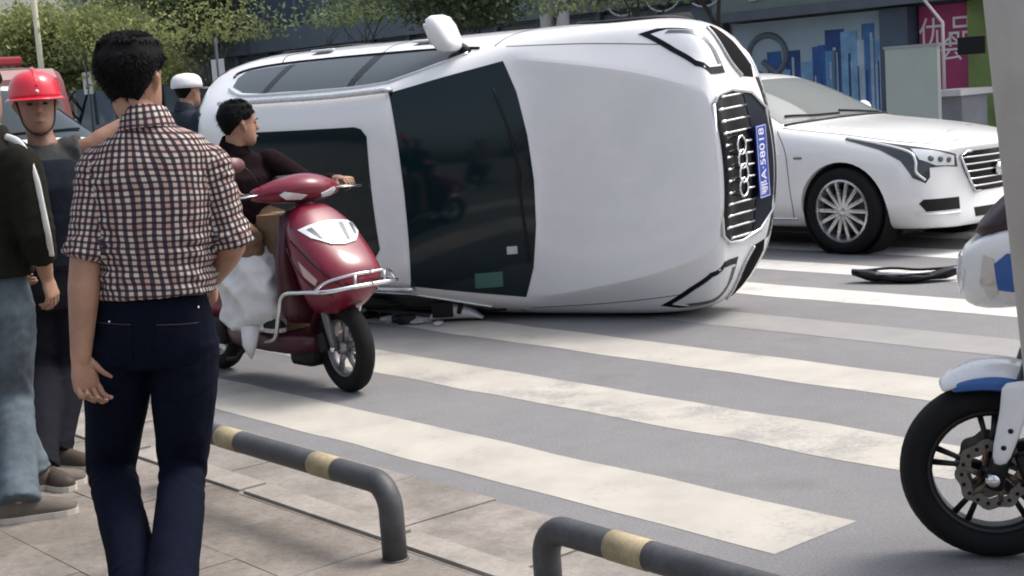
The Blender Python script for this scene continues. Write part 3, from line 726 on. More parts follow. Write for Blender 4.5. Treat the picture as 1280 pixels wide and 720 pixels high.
def build_suv():
    t = thing('overturned_suv', 'white SUV lying on its side across the crossing, roof and bonnet towards us', 'car')
    me, B = car_body(SUV, lambda z: .205 if z < .45 else (.19 if z < .62 else (.165 if z < .75 else .12)), -.03, 3, ((-.86, .345), (-3.42, .345)), .385, .94, (0, 6, .95))
    body = link('body', me, t, WHITE); sharp(body, 14)
    DX, DY, DYr, DZ = V((-1, 0, 0)), V((0, -1, 0)), V((0, 1, 0)), V((0, 0, -1))
    WS = V((-.72, 0, -.7))
    # windscreen, black-edged
    wo = [(-1.425, .745, 1.10), (-1.33, .55, 1.12), (-1.27, .28, 1.135), (-1.25, 0, 1.14), (-1.27, -.28, 1.135), (-1.33, -.55, 1.12), (-1.425, -.745, 1.10),
          (-1.72, -.68, 1.33), (-2.0, -.615, 1.52), (-1.965, -.3, 1.54), (-1.955, 0, 1.545), (-1.965, .3, 1.54), (-2.0, .615, 1.52), (-1.72, .68, 1.33)]
    wsn = patch('windscreen', B, wo, WS, GLASS, t, .004, .02, .05)
    line('wiper', B, [(-1.36, .02, 1.14), (-1.40, .3, 1.15), (-1.48, .58, 1.16)], WS, .008, BLACKP, t, .014)
    line('wiper', B, [(-1.34, -.50, 1.14), (-1.36, -.2, 1.15), (-1.36, .05, 1.16)], WS, .008, BLACKP, t, .014)
    # papers and bits seen at the foot of the windscreen
    patch('toll_sticker', B, [(-1.52, -.56, 1.2), (-1.52, -.66, 1.2), (-1.66, -.66, 1.3), (-1.66, -.56, 1.3)], WS, mat('sticker_green', (.05, .13, .11), .4), t, .0055, .002, .05)
    patch('sticker', B, [(-1.43, -.40, 1.15), (-1.43, -.45, 1.15), (-1.47, -.45, 1.2), (-1.47, -.40, 1.2)], WS, mat('sticker_pale', (.45, .5, .5), .5), t, .0055, .002, .05)
    # roof glass
    sr = [(-2.19, .36, 1.6), (-2.19, -.36, 1.6), (-2.23, -.41, 1.6), (-2.28, -.425, 1.6), (-3.20, -.425, 1.6), (-3.26, -.41, 1.6), (-3.28, -.36, 1.6), (-3.28, .36, 1.6), (-3.26, .41, 1.6), (-3.20, .425, 1.6), (-2.28, .425, 1.6), (-2.23, .41, 1.6)]
    patch('roof_glass', B, sr, DZ, GLASS, t, .004, .02, .06)
    for sg, D_ in ((1, DY), (-1, DYr)):
        # side glass, pillars and chrome
        for nm, pl in (('side_window', [(-1.66, 1.11), (-1.80, 1.21), (-2.02, 1.345), (-2.12, 1.40), (-2.36, 1.435), (-2.36, 1.10)]),
                       ('side_window', [(-2.44, 1.10), (-2.44, 1.435), (-2.8, 1.435), (-3.14, 1.415), (-3.14, 1.11)]),
                       ('quarter_window', [(-3.21, 1.115), (-3.21, 1.41), (-3.42, 1.37), (-3.60, 1.28), (-3.64, 1.18), (-3.60, 1.12)])):
            patch(nm, B, [(x, sg * .8, z) for x, z in pl], D_, GLASS2, t, .003, .015, .06)
        patch('pillar_trim', B, [(x, sg * .8, z) for x, z in [(-2.365, 1.10), (-2.365, 1.435), (-2.435, 1.435), (-2.435, 1.10)]], D_, GLOSSB, t, .003, .01, .05)
        patch('pillar_trim', B, [(x, sg * .8, z) for x, z in [(-3.145, 1.11), (-3.145, 1.415), (-3.205, 1.41), (-3.205, 1.115)]], D_, GLOSSB, t, .003, .01, .05)
        line('window_trim', B, [(-1.60, sg * .9, 1.085), (-2.0, sg * .9, 1.085), (-2.8, sg * .9, 1.085), (-3.6, sg * .9, 1.10), (-3.69, sg * .9, 1.17)], D_, .010, GLOSSB, t, .004)
        line('window_trim', B, [(-1.66, sg * .8, 1.13), (-2.0, sg * .8, 1.355), (-2.15, sg * .8, 1.42), (-2.5, sg * .8, 1.452), (-3.0, sg * .8, 1.445), (-3.4, sg * .8, 1.40), (-3.62, sg * .8, 1.30)], D_, .009, CHROME, t, .004)
        rp = onbody(B, [(-2.05, sg * .615, 1.6), (-2.5, sg * .60, 1.6), (-3.0, sg * .60, 1.6), (-3.55, sg * .60, 1.55)], DZ, .035)
        rp = [rp[0] - V((0, 0, .034))] + rp + [rp[-1] - V((0, 0, .034))]
        obj('roof_rail', tube(bmesh.new(), rp, .017, 8), SILVER, t)
        # door seams, handles, sill
        for pts in ([(-1.50, .9, 1.06), (-1.42, .93, .8), (-1.40, .92, .42), (-1.42, .9, .30)], [(-2.40, .9, 1.08), (-2.41, .93, .8), (-2.41, .92, .42), (-2.40, .9, .30)], [(-3.30, .9, 1.08), (-3.38, .92, .9), (-3.22, .92, .78), (-3.05, .92, .60), (-2.98, .9, .36)]):
            line('panel_gap', B, [(x, sg * y, z) for x, y, z in pts], D_, .004, DARK, t, -.001)
        line('panel_gap', B, [(-1.42, sg * .9, .33), (-2.2, sg * .9, .32), (-3.0, sg * .9, .34)], D_, .004, DARK, t, -.001)
        for xh in (-2.22, -3.12):
            h0 = onbody(B, [(xh, sg * .9, .955), (xh + .1, sg * .9, .957), (xh + .2, sg * .9, .955)], D_, .018, 4)
            obj('door_handle', tube(bmesh.new(), h0, .009, 8, dome=True), WHITE, t)
            patch('handle_cup', B, [(xh + .02, sg * .9, .925), (xh + .18, sg * .9, .925), (xh + .18, sg * .9, .985), (xh + .02, sg * .9, .985)], D_, BLACKP, t, .002, .006, .05)
        line('sill_trim', B, [(-1.32, sg * .9, .28), (-2.2, sg * .9, .275), (-2.95, sg * .9, .285)], D_, .035, BLACKP, t, -.008)
        for xw in (-.86, -3.42):                    # arch lips
            pts = []
            for k in range(25):
                a = math.pi * (-.08 + 1.16 * k / 24); pts.append((xw + .395 * math.cos(a), sg * .9, .345 + .395 * math.sin(a)))
            bp = [p for p in onbody(B, pts, D_, .0, sm=False)]
            obj('arch_trim', tube(bmesh.new(), bp, .016, 6), BLACKP, t)
            obj('arch_liner', lathe(bmesh.new(), [(.383, -.07), (.383, .2), (.05, .2), (.05, .19), (.375, .19), (.375, -.07)], 28, Matrix.Translation(V((xw, sg * .80, .345))) @ Matrix.Rotation(R_(90 * sg), 4, 'X'), closed=True), DARK, t)
            wheel(t, (xw, sg * .815, .345), .345, .225, sg, .235, 10)
        # headlamp
        HD = V((-.78, -.62 * sg, -.10))
        hl = [(-.155, sg * .54, .655), (-.165, sg * .55, .81), (-.22, sg * .62, .862), (-.33, sg * .745, .875), (-.54, sg * .865, .87), (-.47, sg * .86, .815), (-.31, sg * .80, .725), (-.2, sg * .68, .665)]
        patch('headlamp_surround', B, hl, HD, GLOSSB, t, .003, .02, .03)
        c = V((-.29, sg * .70, .775)); inn = [c + (V(p) - c) * .80 for p in hl]
        lamp = patch('headlamp', B, inn, HD, LENS, t, .010, .02, .03)
        a = [c + (V(p) - c) * .74 for p in (hl[0], hl[7], hl[6], hl[5])]
        patch('lamp_strip', B, [a[0], a[1], a[2], a[3], a[3] + V((0, 0, .02)), a[2] + V((0, 0, .028)), a[1] + V((0, 0, .028)), a[0] + V((0, 0, .025))], HD, LENSD, lamp, .0125, .004, .03)
        # side intake
        it = [(-.10, sg * .50, .36), (-.11, sg * .52, .49), (-.16, sg * .63, .57), (-.28, sg * .82, .615), (-.28, sg * .83, .53), (-.2, sg * .72, .40), (-.12, sg * .58, .32)]
        patch('side_intake', B, it, V((-.9, -.42 * sg, 0)), mat('intake_black', (.004, .004, .005), .7, spec=.08), t, .004, .02, .04)
        line('intake_trim', B, [V(p) for p in (it[1], it[2], it[3])], V((-.9, -.42 * sg, 0)), .009, SILVER, t, .008)
        # bonnet edge seam and crease
        line('bonnet_gap', B, [(-1.42, sg * .83, 1.05), (-1.0, sg * .82, 1.0), (-.74, sg * .80, .955), (-.42, sg * .765, .885)], V((0, -.35 * sg, -.93)), .0032, DARK, t, -.001)
        patch('fog_reflector', B, [(-.2, sg * .70, .285), (-.2, sg * .78, .29), (-.25, sg * .80, .315), (-.2, sg * .70, .31)], V((-.9, -.42 * sg, 0)), LENS, t, .004, .01, .04)
    # grille
    gp = [(.39, .872), (.44, .81), (.455, .66), (.42, .46), (.31, .345), (-.31, .345), (-.42, .46), (-.455, .66), (-.44, .81), (-.39, .872)]
    g = patch('grille', B, [(-.08, y, z) for y, z in gp], DX, GLOSSB, t, .004, .02, .05)
    fp = onbody(B, [(-.08, y, z) for y, z in gp + gp[:1]], DX, .010, 1)
    obj('grille_frame', tube(bmesh.new(), fp, .013, 8), CHROME, t)
    for k in range(13):
        y = -.42 + .84 * k / 12
        zt = .85 if abs(y) < .40 else .79
        if abs(y) < .16: segs = [(.765, zt), (.56, .63)]
        else: segs = [(.56, zt)]
        if abs(y) > .27: segs = [(.555, zt)]
        for z0, z1 in segs: line('grille_bar', B, [(-.08, y, z0), (-.08, y, (z0 + z1) / 2), (-.08, y, z1)], DX, .008, CHROME, t, .010, 2)
    patch('grille_lower_panel', B, [(-.08, .40, .44), (-.08, .30, .355), (-.08, -.30, .355), (-.08, -.40, .44), (-.08, -.42, .545), (-.08, .42, .545)], DX, mat('grille_navy', (.006, .010, .022), .4, spec=.15), t, .008, .006, .05)
    em = bpy.data.objects.new('emblem', None); COL.objects.link(em); em.parent = t
    for k in range(4):
        yc = -.126 + .084 * k; h, nn = B.hit((-.08, yc, .695), DX)
        pts = [h + V((.022 + .003 * (k % 2), .054 * math.cos(a), .054 * math.sin(a))) for a in [2 * math.pi * q / 28 for q in range(29)]]
        obj('ring', tube(bmesh.new(), pts, .0075, 6), mat('bright_chrome', (.85, .85, .86), .12, 1.), em)
    h, nn = B.hit((-.08, 0, .485), DX)
    pl = box('licence_plate', h + V((.014, 0, 0)), (.010, .44, .14), mat('plate_blue', (.012, .045, .33), .4), t, .002)
    MP = Matrix.Translation(h + V((.0195, 0, 0))) @ Matrix.Rotation(R_(90), 4, 'Z') @ Matrix.Rotation(R_(90), 4, 'X')
    PW = mat('plate_white', (.78, .78, .80), .5)
    tm = text_mesh('鄂A·58018', .088, .001); lt = link('lettering', tm, pl, PW); lt.matrix_local = MP
    xs = [v.co.x for v in tm.vertices]; kx = .40 / (max(xs) - min(xs)); lt.matrix_local = MP @ Matrix.Scale(kx, 4, (1, 0, 0)) @ Matrix.Scale(1.12, 4, (0, 1, 0))
    bm = bmesh.new()
    for c_, s_ in (((0, .0645), (.432, .003)), ((0, -.0645), (.432, .003)), ((.2145, 0), (.003, .126)), ((-.2145, 0), (.003, .126))): bx(bm, (h.x + .0196, c_[0], h.z + c_[1]), (.002, s_[0], s_[1]))
    obj('plate_border', bm, PW, pl, False)
    # lower lip, bonnet crease
    patch('lower_intake', B, [(-.1, .50, .25), (-.1, .50, .33), (-.1, -.50, .33), (-.1, -.50, .25)], DX, BLACKP, t, .004, .02, .05)
    line('skid_lip', B, [(-.3, .72, .235), (-.1, .4, .225), (-.1, 0, .225), (-.1, -.4, .225), (-.3, -.72, .235)], V((-.95, 0, .3)), .018, SILVER, t, .004)
    # upper (left) mirror
    mr = bmesh.new(); rings = []
    for f, sx, sz, yy in ((0, .04, .05, .835), (.2, .060, .085, .855), (.45, .066, .105, .90), (.75, .060, .11, .99), (.95, .045, .095, 1.045), (1, .02, .05, 1.065)):
        rings.append([V((-1.75 - .35 * (yy - .84) + sx * 1.2 * math.copysign(abs(math.cos(a)) ** .7, math.cos(a)), yy, 1.19 + sz * math.copysign(abs(math.sin(a)) ** .7, math.sin(a)))) for a in [2 * math.pi * q / 20 for q in range(20)]])
    ring_loft(mr, rings); bmesh.ops.recalc_face_normals(mr, faces=mr.faces)
    mo = obj('door_mirror', mr, WHITE, t)
    obj('mirror_glass', bx(bmesh.new(), (-1.862, .95, 1.19), (.012, .14, .15), Matrix.Rotation(.33, 4, 'Z'), .004), CHROME, mo)
    obj('mirror_foot', tube(bmesh.new(), [V((-1.68, .80, 1.10)), V((-1.70, .84, 1.12)), V((-1.74, .88, 1.15))], [.04, .035, .03], 10), BLACKP, mo)
    # underside and tail
    box('floor_pan', (-2.15, 0, .185), (3.3, 1.3, .05), BLACKP, t, .02)
    obj('exhaust', tube(bmesh.new(), [V((-1.2, .1, .15)), V((-2.6, .15, .15)), V((-3.6, .45, .18)), V((-4.3, .5, .24))], .035, 10), SILVER, t)
    patch('rear_window', B, [(-3.86, .56, 1.40), (-3.86, -.56, 1.40), (-4.1, -.62, 1.14), (-4.1, .62, 1.14)], V((1, 0, -.5)), GLASS, t, .004, .02, .06)
    for sg in (1, -1):
        patch('tail_lamp', B, [(-4.15, sg * .55, .93), (-4.15, sg * .78, .95), (-4.0, sg * .85, .98), (-4.0, sg * .85, .88), (-4.2, sg * .78, .86), (-4.2, sg * .55, .86)], V((.9, -.4 * sg, 0)), mat('tail_red', (.25, .01, .015), .2, coat=1), t, .004, .02, .05)
    box('interior_seat', (-2.35, .36, .95), (.14, .46, .62), BLACKP, t, .05)
    return t, B
suv, SUVB = build_suv()
suv.rotation_mode = 'XYZ'
suv.matrix_world = Matrix.Translation(V((1.8594, 9.1231, .968))) @ Matrix.Rotation(R_(-35.37), 4, 'Z') @ Matrix.Rotation(R_(93.01), 4, 'X')

# broken-off lower mirror and plastic debris
def debris_thing(name, label, cat, loc, rz): return thing(name, label, cat, loc, rz)
dm = debris_thing('broken_mirror', 'broken pale mirror housing lying under the SUV windscreen', 'mirror', gnd(571, 402), R_(-8)); dm.scale = (1.12, 1.12, 1.25)
MIRW = mat('mirror_shell', (.55, .55, .57), .35, coat=.5, var=.15)
bm = bmesh.new(); rings = []
for f, h in ((0, .03), (.12, .075), (.3, .095), (.5, .085), (.66, .07), (.85, .045), (1, .008)):
    x = -.15 + .31 * f; rings.append([V((x, .05 * math.cos(a), .012 + h * (.55 + .5 * math.sin(a)))) for a in [2 * math.pi * q / 16 for q in range(16)]])
ring_loft(bm, rings); bmesh.ops.recalc_face_normals(bm, faces=bm.faces); obj('housing', bm, MIRW, dm)
obj('mirror_glass', bx(bmesh.new(), (-.07, -.052, .075), (.125, .02, .085), None, .01), BLACKP, dm)
obj('bracket_hole', bx(bmesh.new(), (.033, -.042, .075), (.028, .03, .06), Matrix.Rotation(.35, 4, 'Y'), .008), BLACKP, dm)
rd = random.Random(11)
for i, (px, py, sz, c) in enumerate(((487, 404, .05, 0), (505, 406, .07, 1), (520, 405, .05, 0), (481, 399, .045, 1), (533, 404, .04, 0), (462, 398, .05, 1), (548, 407, .03, 0))):
    bm = bmesh.new(); bmesh.ops.create_icosphere(bm, subdivisions=2, radius=sz)
    for v in bm.verts:
        v.co = V((v.co.x * 1.3, v.co.y * .8, v.co.z * .5)) * (1 + .5 * noise.noise(v.co * 30 + V((i * 3., 0, 0))))
    zmin = min(v.co.z for v in bm.verts)
    for v in bm.verts: v.co.z -= zmin
    o = obj('plastic_shard', bm, [mat('shard_pale', (.42, .42, .44), .4, var=.3), BLACKP][c], None, False); o.location = gnd(px, py) + V((0, 0, .001))
    tag(o, ('pale crumpled car fragment nearest the scooter wheel', 'black car fragment beside the pale one near the scooter wheel', 'pale car fragment between two black ones under the SUV', 'black car fragment right behind the scooter wheel', 'pale car fragment just left of the broken mirror', 'leftmost black car fragment under the SUV roof', 'tiny pale car fragment touching the broken mirror')[i], 'debris', 'crash fragments under the SUV')
# underside lining seen in the gap below the roof edge
db = debris_thing('bumper_fragment', 'black curved bumper fragment lying on the crossing before the sedan', 'debris', gnd(1133, 352), R_(-14))
bm = bmesh.new(); rings = []
for k in range(15):
    f = k / 14; x = -.36 + .72 * f; hh = .022 + .018 * math.sin(f * 9) ** 2; z0 = .02 + .045 * (2 * f - 1) ** 2; ww = .03 + .075 * math.sin(math.pi * min(1, f * 1.05)) ** .7
    rings.append([V((x, ww * math.cos(a) + .03 * math.cos(f * 5), z0 + hh * math.sin(a) + .01)) for a in [2 * math.pi * q / 10 for q in range(10)]])
ring_loft(bm, rings); bmesh.ops.recalc_face_normals(bm, faces=bm.faces); obj('shell', bm, GLOSSB, db)
obj('metal_strip', tube(bmesh.new(), [V((-.20, -.06, .070)), V((-.02, -.085, .066)), (.15, -.07, .07)], .012, 6), SILVER, db)
obj('torn_edge', tube(bmesh.new(), spline([(-.36, -.01, .08), (-.1, .08, .085), (.1, .06, .07), (.36, .0, .09)], 4), .010, 5), BLACKP, db)

# ------------------------------------------------------------------ white sedan
l2 = [(.84, .25), (.905, .38), (.925, .60)]
SED = [
 st(-.10, -.20, .58, .20, [(.66, .25), (.74, .38), (.77, .52), (.755, .64), (.70, .73), (.62, .785)], (.50, .81), .825),
 st(-.19, -.20, .64, .19, [(.72, .24), (.81, .38), (.835, .54), (.82, .67), (.76, .77), (.68, .825)], (.52, .85), .868),
 st(-.42, -.14, .70, .18, [(.80, .24), (.875, .38), (.89, .57), (.87, .73), (.81, .82), (.73, .87)], (.54, .90), .92),
 st(-.80, -.05, .74, .18, [(.84, .25), (.905, .38), (.922, .59), (.90, .79), (.84, .88), (.75, .93)], (.56, .955), .975),
 st(-1.25, -.05, .75, .18, l2 + [(.905, .83), (.855, .935), (.77, .98)], (.58, 1.00), 1.015),
 st(-1.44, -.16, .75, .18, l2 + [(.905, .85), (.86, .955), (.79, 1.005)], (.61, 1.025), 1.04),
 st(-1.52, -.17, .75, .18, l2 + [(.905, .85), (.86, .965), (.79, 1.03)], (.63, 1.06), 1.075),
 st(-1.86, -.15, .75, .18, l2 + [(.905, .86), (.865, .98), (.745, 1.17)], (.60, 1.235), 1.255),
 st(-2.22, -.11, .75, .18, l2 + [(.905, .865), (.868, .985), (.69, 1.30)], (.56, 1.375), 1.40),
 st(-2.42, -.06, .75, .18, l2 + [(.905, .87), (.868, .99), (.665, 1.34)], (.54, 1.425), 1.45),
 st(-2.8, 0, .75, .18, l2 + [(.905, .875), (.868, 1.0), (.65, 1.37)], (.53, 1.455), 1.48),
 st(-3.3, 0, .75, .18, l2 + [(.905, .88), (.868, 1.01), (.645, 1.355)], (.53, 1.435), 1.46),
 st(-3.7, .05, .75, .18, l2 + [(.905, .89), (.865, 1.015), (.66, 1.29)], (.54, 1.36), 1.38),
 st(-4.05, .08, .75, .19, l2 + [(.90, .90), (.855, 1.02), (.72, 1.13)], (.58, 1.19), 1.21),
 st(-4.3, .1, .74, .20, l2 + [(.895, .91), (.84, 1.0), (.76, 1.04)], (.60, 1.07), 1.085),
 st(-4.75, .1, .70, .22, [(.80, .28), (.87, .42), (.88, .60), (.86, .86), (.80, .97), (.72, 1.01)], (.56, 1.03), 1.04),
 st(-5.02, .13, .62, .26, [(.70, .32), (.78, .44), (.80, .60), (.78, .80), (.72, .90), (.64, .95)], (.5, .97), .98)]
def build_sedan(label):
    t = thing('white_sedan', label, 'car')
    me, B = car_body(SED, lambda z: .16 if z < .6 else .13, -.05, 3, ((-.99, .345), (-3.83, .345)), .385, .94, (1, 5, .45))
    sharp(link('body', me, t, PEARL), 38)
    DX, DY, DYr = V((-1, 0, 0)), V((0, -1, 0)), V((0, 1, 0)); WS = V((-.6, 0, -.8))
    wo = [(-1.63, .75, 1.04), (-1.53, .5, 1.06), (-1.475, 0, 1.075), (-1.53, -.5, 1.06), (-1.63, -.75, 1.04), (-1.95, -.68, 1.22), (-2.27, -.60, 1.37), (-2.24, -.3, 1.40), (-2.23, 0, 1.405), (-2.24, .3, 1.40), (-2.27, .60, 1.37), (-1.95, .68, 1.22)]
    patch('windscreen', B, wo, WS, mat('clear_screen', (.20, .215, .21), .04, spec=1.), t, .004, .02, .05)
    line('cowl', B, [(-1.60, .76, 1.02), (-1.50, .5, 1.04), (-1.45, 0, 1.055), (-1.50, -.5, 1.04), (-1.60, -.76, 1.02)], WS, .016, BLACKP, t, .0)
    line('wiper', B, [(-1.52, -.1, 1.07), (-1.56, -.4, 1.08), (-1.66, -.66, 1.10)], WS, .008, BLACKP, t, .014)
    line('wiper', B, [(-1.50, .50, 1.07), (-1.52, .2, 1.08), (-1.56, -.05, 1.09)], WS, .008, BLACKP, t, .014)
    for sg, D_ in ((1, DY), (-1, DYr)):
        for nm, pl in (('quarter_window', [(-1.74, 1.015), (-1.94, 1.12), (-2.02, 1.165), (-2.02, 1.015)]), ('side_window', [(-2.06, 1.015), (-2.06, 1.185), (-2.3, 1.285), (-2.5, 1.325), (-2.86, 1.345), (-2.86, 1.03)]), ('side_window', [(-2.93, 1.03), (-2.93, 1.345), (-3.3, 1.33), (-3.62, 1.27), (-3.86, 1.14), (-3.86, 1.05)])):
            patch(nm, B, [(x, sg * .8, z) for x, z in pl], D_, GLASS2, t, .003, .015, .06)
        line('window_trim', B, [(-1.70, sg * .9, 1.0), (-2.3, sg * .9, 1.0), (-3.0, sg * .9, 1.012), (-3.86, sg * .9, 1.035)], D_, .009, CHROME, t, .003)
        line('window_trim', B, [(-1.72, sg * .8, 1.03), (-2.0, sg * .8, 1.17), (-2.3, sg * .8, 1.30), (-2.6, sg * .8, 1.35), (-3.2, sg * .8, 1.35), (-3.65, sg * .8, 1.28), (-3.92, sg * .8, 1.13)], D_, .009, CHROME, t, .003)
        for pts in ([(-1.62, .9, .98), (-1.50, .93, .8), (-1.46, .92, .42), (-1.48, .9, .28)], [(-2.9, .9, 1.0), (-2.91, .93, .8), (-2.91, .92, .42), (-2.9, .9, .28)], [(-3.85, .9, 1.02), (-3.78, .92, .8), (-3.5, .92, .6), (-3.42, .9, .34)]):
            line('panel_gap', B, [(x, sg * y, z) for x, y, z in pts], D_, .004, DARK, t, -.001)
        line('side_crease', B, [(-1.55, sg * .9, .80), (-2.6, sg * .9, .82), (-4.2, sg * .9, .85)], D_, .006, PEARL, t, .0)
        line('sill_trim', B, [(-1.45, sg * .9, .27), (-2.4, sg * .9, .265), (-3.4, sg * .9, .275)], D_, .012, CHROME, t, .0)
        patch('side_badge', B, [(-1.34, sg * .9, .755), (-1.42, sg * .9, .755), (-1.42, sg * .9, .775), (-1.34, sg * .9, .775)], D_, CHROME, t, .004, .006, .05)
        for xh in (-2.7, -3.7):
            obj('door_handle', tube(bmesh.new(), onbody(B, [(xh, sg * .9, .90), (xh + .1, sg * .9, .902), (xh + .2, sg * .9, .90)], D_, .028, 4), .013, 8, dome=True), CHROME, t)
        for xw in (-.99, -3.83):
            obj('arch_liner', lathe(bmesh.new(), [(.383, -.07), (.383, .2), (.05, .2), (.05, .19), (.375, .19), (.375, -.07)], 28, Matrix.Translation(V((xw, sg * .80, .345))) @ Matrix.Rotation(R_(90 * sg), 4, 'X'), closed=True), DARK, t)
            wheel(t, (xw, sg * .80, .345), .345, .235, sg, .245, 14, SILVER, False, R_(-3) if xw > -2 else 0)
        HD = V((-.80, -.6 * sg, -.08))
        hl = [(-.20, sg * .50, .655), (-.20, sg * .53, .755), (-.30, sg * .66, .80), (-.55, sg * .82, .865), (-.88, sg * .885, .925), (-.90, sg * .89, .905), (-.62, sg * .875, .82), (-.46, sg * .86, .73), (-.38, sg * .84, .60), (-.30, sg * .79, .555), (-.27, sg * .765, .60), (-.29, sg * .75, .67), (-.24, sg * .62, .67)]
        patch('headlamp_surround', B, hl, HD, mat('lamp_dark', (.045, .05, .055), .15, .3, coat=.8), t, .003, .02, .025)
        lamp = patch('headlamp', B, [(-.22, sg * .53, .670), (-.22, sg * .54, .745), (-.31, sg * .67, .79), (-.44, sg * .765, .815), (-.40, sg * .75, .73), (-.30, sg * .68, .68)], HD, LENS, t, .007, .01, .025)
        for q in range(3):
            cc = V((-.25 - .05 * q, sg * (.575 + .055 * q), .715 + .008 * q)); h, nn = B.hit(cc, HD)
            obj('projector', lathe(bmesh.new(), [(.001, .005), (.018, .005), (.024, .0)], 16, Matrix.Translation(h + nn * .008) @ nn.to_track_quat('Z', 'Y').to_matrix().to_4x4()), LENSD, lamp)
        line('lamp_blade', B, [(-.86, sg * .885, .915), (-.58, sg * .855, .855), (-.42, sg * .80, .79), (-.38, sg * .80, .72), (-.36, sg * .82, .64), (-.31, sg * .785, .58)], HD, .011, LENS, t, .006)
        it = [(-.2, sg * .50, .335), (-.2, sg * .50, .425), (-.34, sg * .78, .43), (-.36, sg * .80, .40), (-.32, sg * .76, .335)]
        patch('bumper_vent', B, it, V((-.9, -.45 * sg, 0)), BLACKP, t, .004, .02, .04)
        line('vent_trim', B, [(-.2, sg * .50, .31), (-.25, sg * .64, .31), (-.36, sg * .80, .32)], V((-.9, -.45 * sg, 0)), .008, PEARL, t, .006)
        line('bonnet_gap', B, [(-1.60, sg * .79, 1.0), (-1.1, sg * .785, .965), (-.62, sg * .74, .88), (-.32, sg * .60, .82), (-.24, sg * .40, .835)], V((0, -.35 * sg, -.93)), .004, DARK, t, -.001)
        mr = bmesh.new(); rings = []
        for sx, sz, yy in ((.03, .03, .93), (.05, .06, .98), (.07, .085, 1.03), (.07, .09, 1.10), (.055, .07, 1.15), (.02, .03, 1.165)):
            if sg > 0: yy = .86 + (yy - .93) * .5
            rings.append([V(((-1.95 if sg > 0 else -1.82) + sx * 1.2 * math.cos(a), sg * yy, 1.06 + sz * math.sin(a))) for a in [2 * math.pi * q / 16 for q in range(16)]])
        ring_loft(mr, rings); bmesh.ops.recalc_face_normals(mr, faces=mr.faces); mo = obj('door_mirror', mr, PEARL, t)
        obj('mirror_foot', tube(bmesh.new(), [V((-1.82, sg * .85, 1.015)), V((-1.82, sg * .96, 1.03))], .025, 8), BLACKP, mo)
        patch('tail_lamp', B, [(-4.9, sg * .70, .62), (-4.9, sg * .76, .62), (-4.9, sg * .76, .93), (-4.9, sg * .70, .93)], V((.9, -.4 * sg, 0)), mat('tail_red', (.25, .01, .015), .2, coat=1), t, .004, .02, .05)
    gp = [(.48, .735), (.33, .45), (-.33, .45), (-.48, .735), (-.42, .765), (.42, .765)]
    patch('grille', B, [(-.1, y, z) for y, z in gp], DX, GLOSSB, t, .004, .02, .05)
    for k in range(5):
        z = .49 + .058 * k; yw = .345 + (.47 - .345) * (z - .45) / .29
        line('grille_bar', B, [(-.1, yw, z), (-.1, yw / 2, z), (-.1, 0, z), (-.1, -yw / 2, z), (-.1, -yw, z)], DX, .008, CHROME, t, .010, 3)
    obj('grille_frame', tube(bmesh.new(), onbody(B, [(-.1, y, z) for y, z in gp + gp[:1]], DX, .008, 1), .010, 8), CHROME, t)
    h, nn = B.hit((-.1, 0, .60), DX)
    obj('badge', lathe(bmesh.new(), [(.001, .02), (.05, .02), (.065, .0)], 6, Matrix.Translation(h + V((.02, 0, 0))) @ Matrix.Rotation(R_(90), 4, 'Y')), CHROME, t)
    patch('lower_intake', B, [(-.1, .36, .26), (-.1, .36, .33), (-.1, -.36, .33), (-.1, -.36, .26)], DX, BLACKP, t, .004, .02, .05)
    patch('rear_window', B, [(-3.66, .52, 1.37), (-3.66, -.52, 1.37), (-4.12, -.62, 1.14), (-4.12, .62, 1.14)], V((.6, 0, -.8)), GLASS, t, .004, .02, .06)
    box('floor_pan', (-2.4, 0, .16), (3.6, 1.3, .05), BLACKP, t, .02)
    return t
sedan = build_sedan('white saloon car with silver spoked wheel standing behind the overturned SUV')
HED = R_(-47)
def place_car(t, contact, local, yaw):
    M = Matrix.Rotation(yaw, 4, 'Z'); o = V((contact.x, contact.y, 0)) - M @ V((local[0], local[1], 0)); t.location = (o.x, o.y, 0); t.rotation_euler = (0, 0, yaw)
place_car(sedan, gnd(1056, 318), (-.99, -.88), HED)

# ================================================================== PEOPLE
def sub(a, b): return V(a) - V(b)
HEADP = [(0, .018, .076, .035), (.06, .040, .090, 0), (.15, .054, .094, -.035), (.25, .062, .094, -.062), (.35, .068, .091, -.080), (.45, .072, .089, -.092), (.55, .074, .085, -.100),
         (.65, .076, .091, -.104), (.75, .076, .088, -.104), (.85, .070, .074, -.095), (.93, .056, .050, -.072), (.98, .034, .022, -.042), (1.0, .008, .0, -.015)]
def head_prof(z):
    z = max(0, min(1, z))
    for a, b in zip(HEADP, HEADP[1:]):
        if a[0] <= z <= b[0]:
            f = (z - a[0]) / (b[0] - a[0]); return [a[i] + (b[i] - a[i]) * f for i in (1, 2, 3)]
    return HEADP[-1][1:]
HH = .225
class Frame:
    def __init__(s, o, fwd, up=(0, 0, 1)):
        s.o = V(o); s.u = V(up).normalized(); f = V(fwd); s.f = (f - s.u * f.dot(s.u)).normalized(); s.r = s.f.cross(s.u)
    def __call__(s, x, y, z): return s.o + s.r * x + s.f * y + s.u * z
def headpt(F, ang, z, off=0.):
    w_, fr_, bk = head_prof(z); c = (fr_ + bk) / 2; d = (fr_ - bk) / 2
    ca, sa = math.cos(ang), math.sin(ang); e = .85
    return F((w_ + off) * math.copysign(abs(sa) ** e, sa), c + (d + off) * math.copysign(abs(ca) ** e, ca), z * HH + (off if z > .9 else 0))
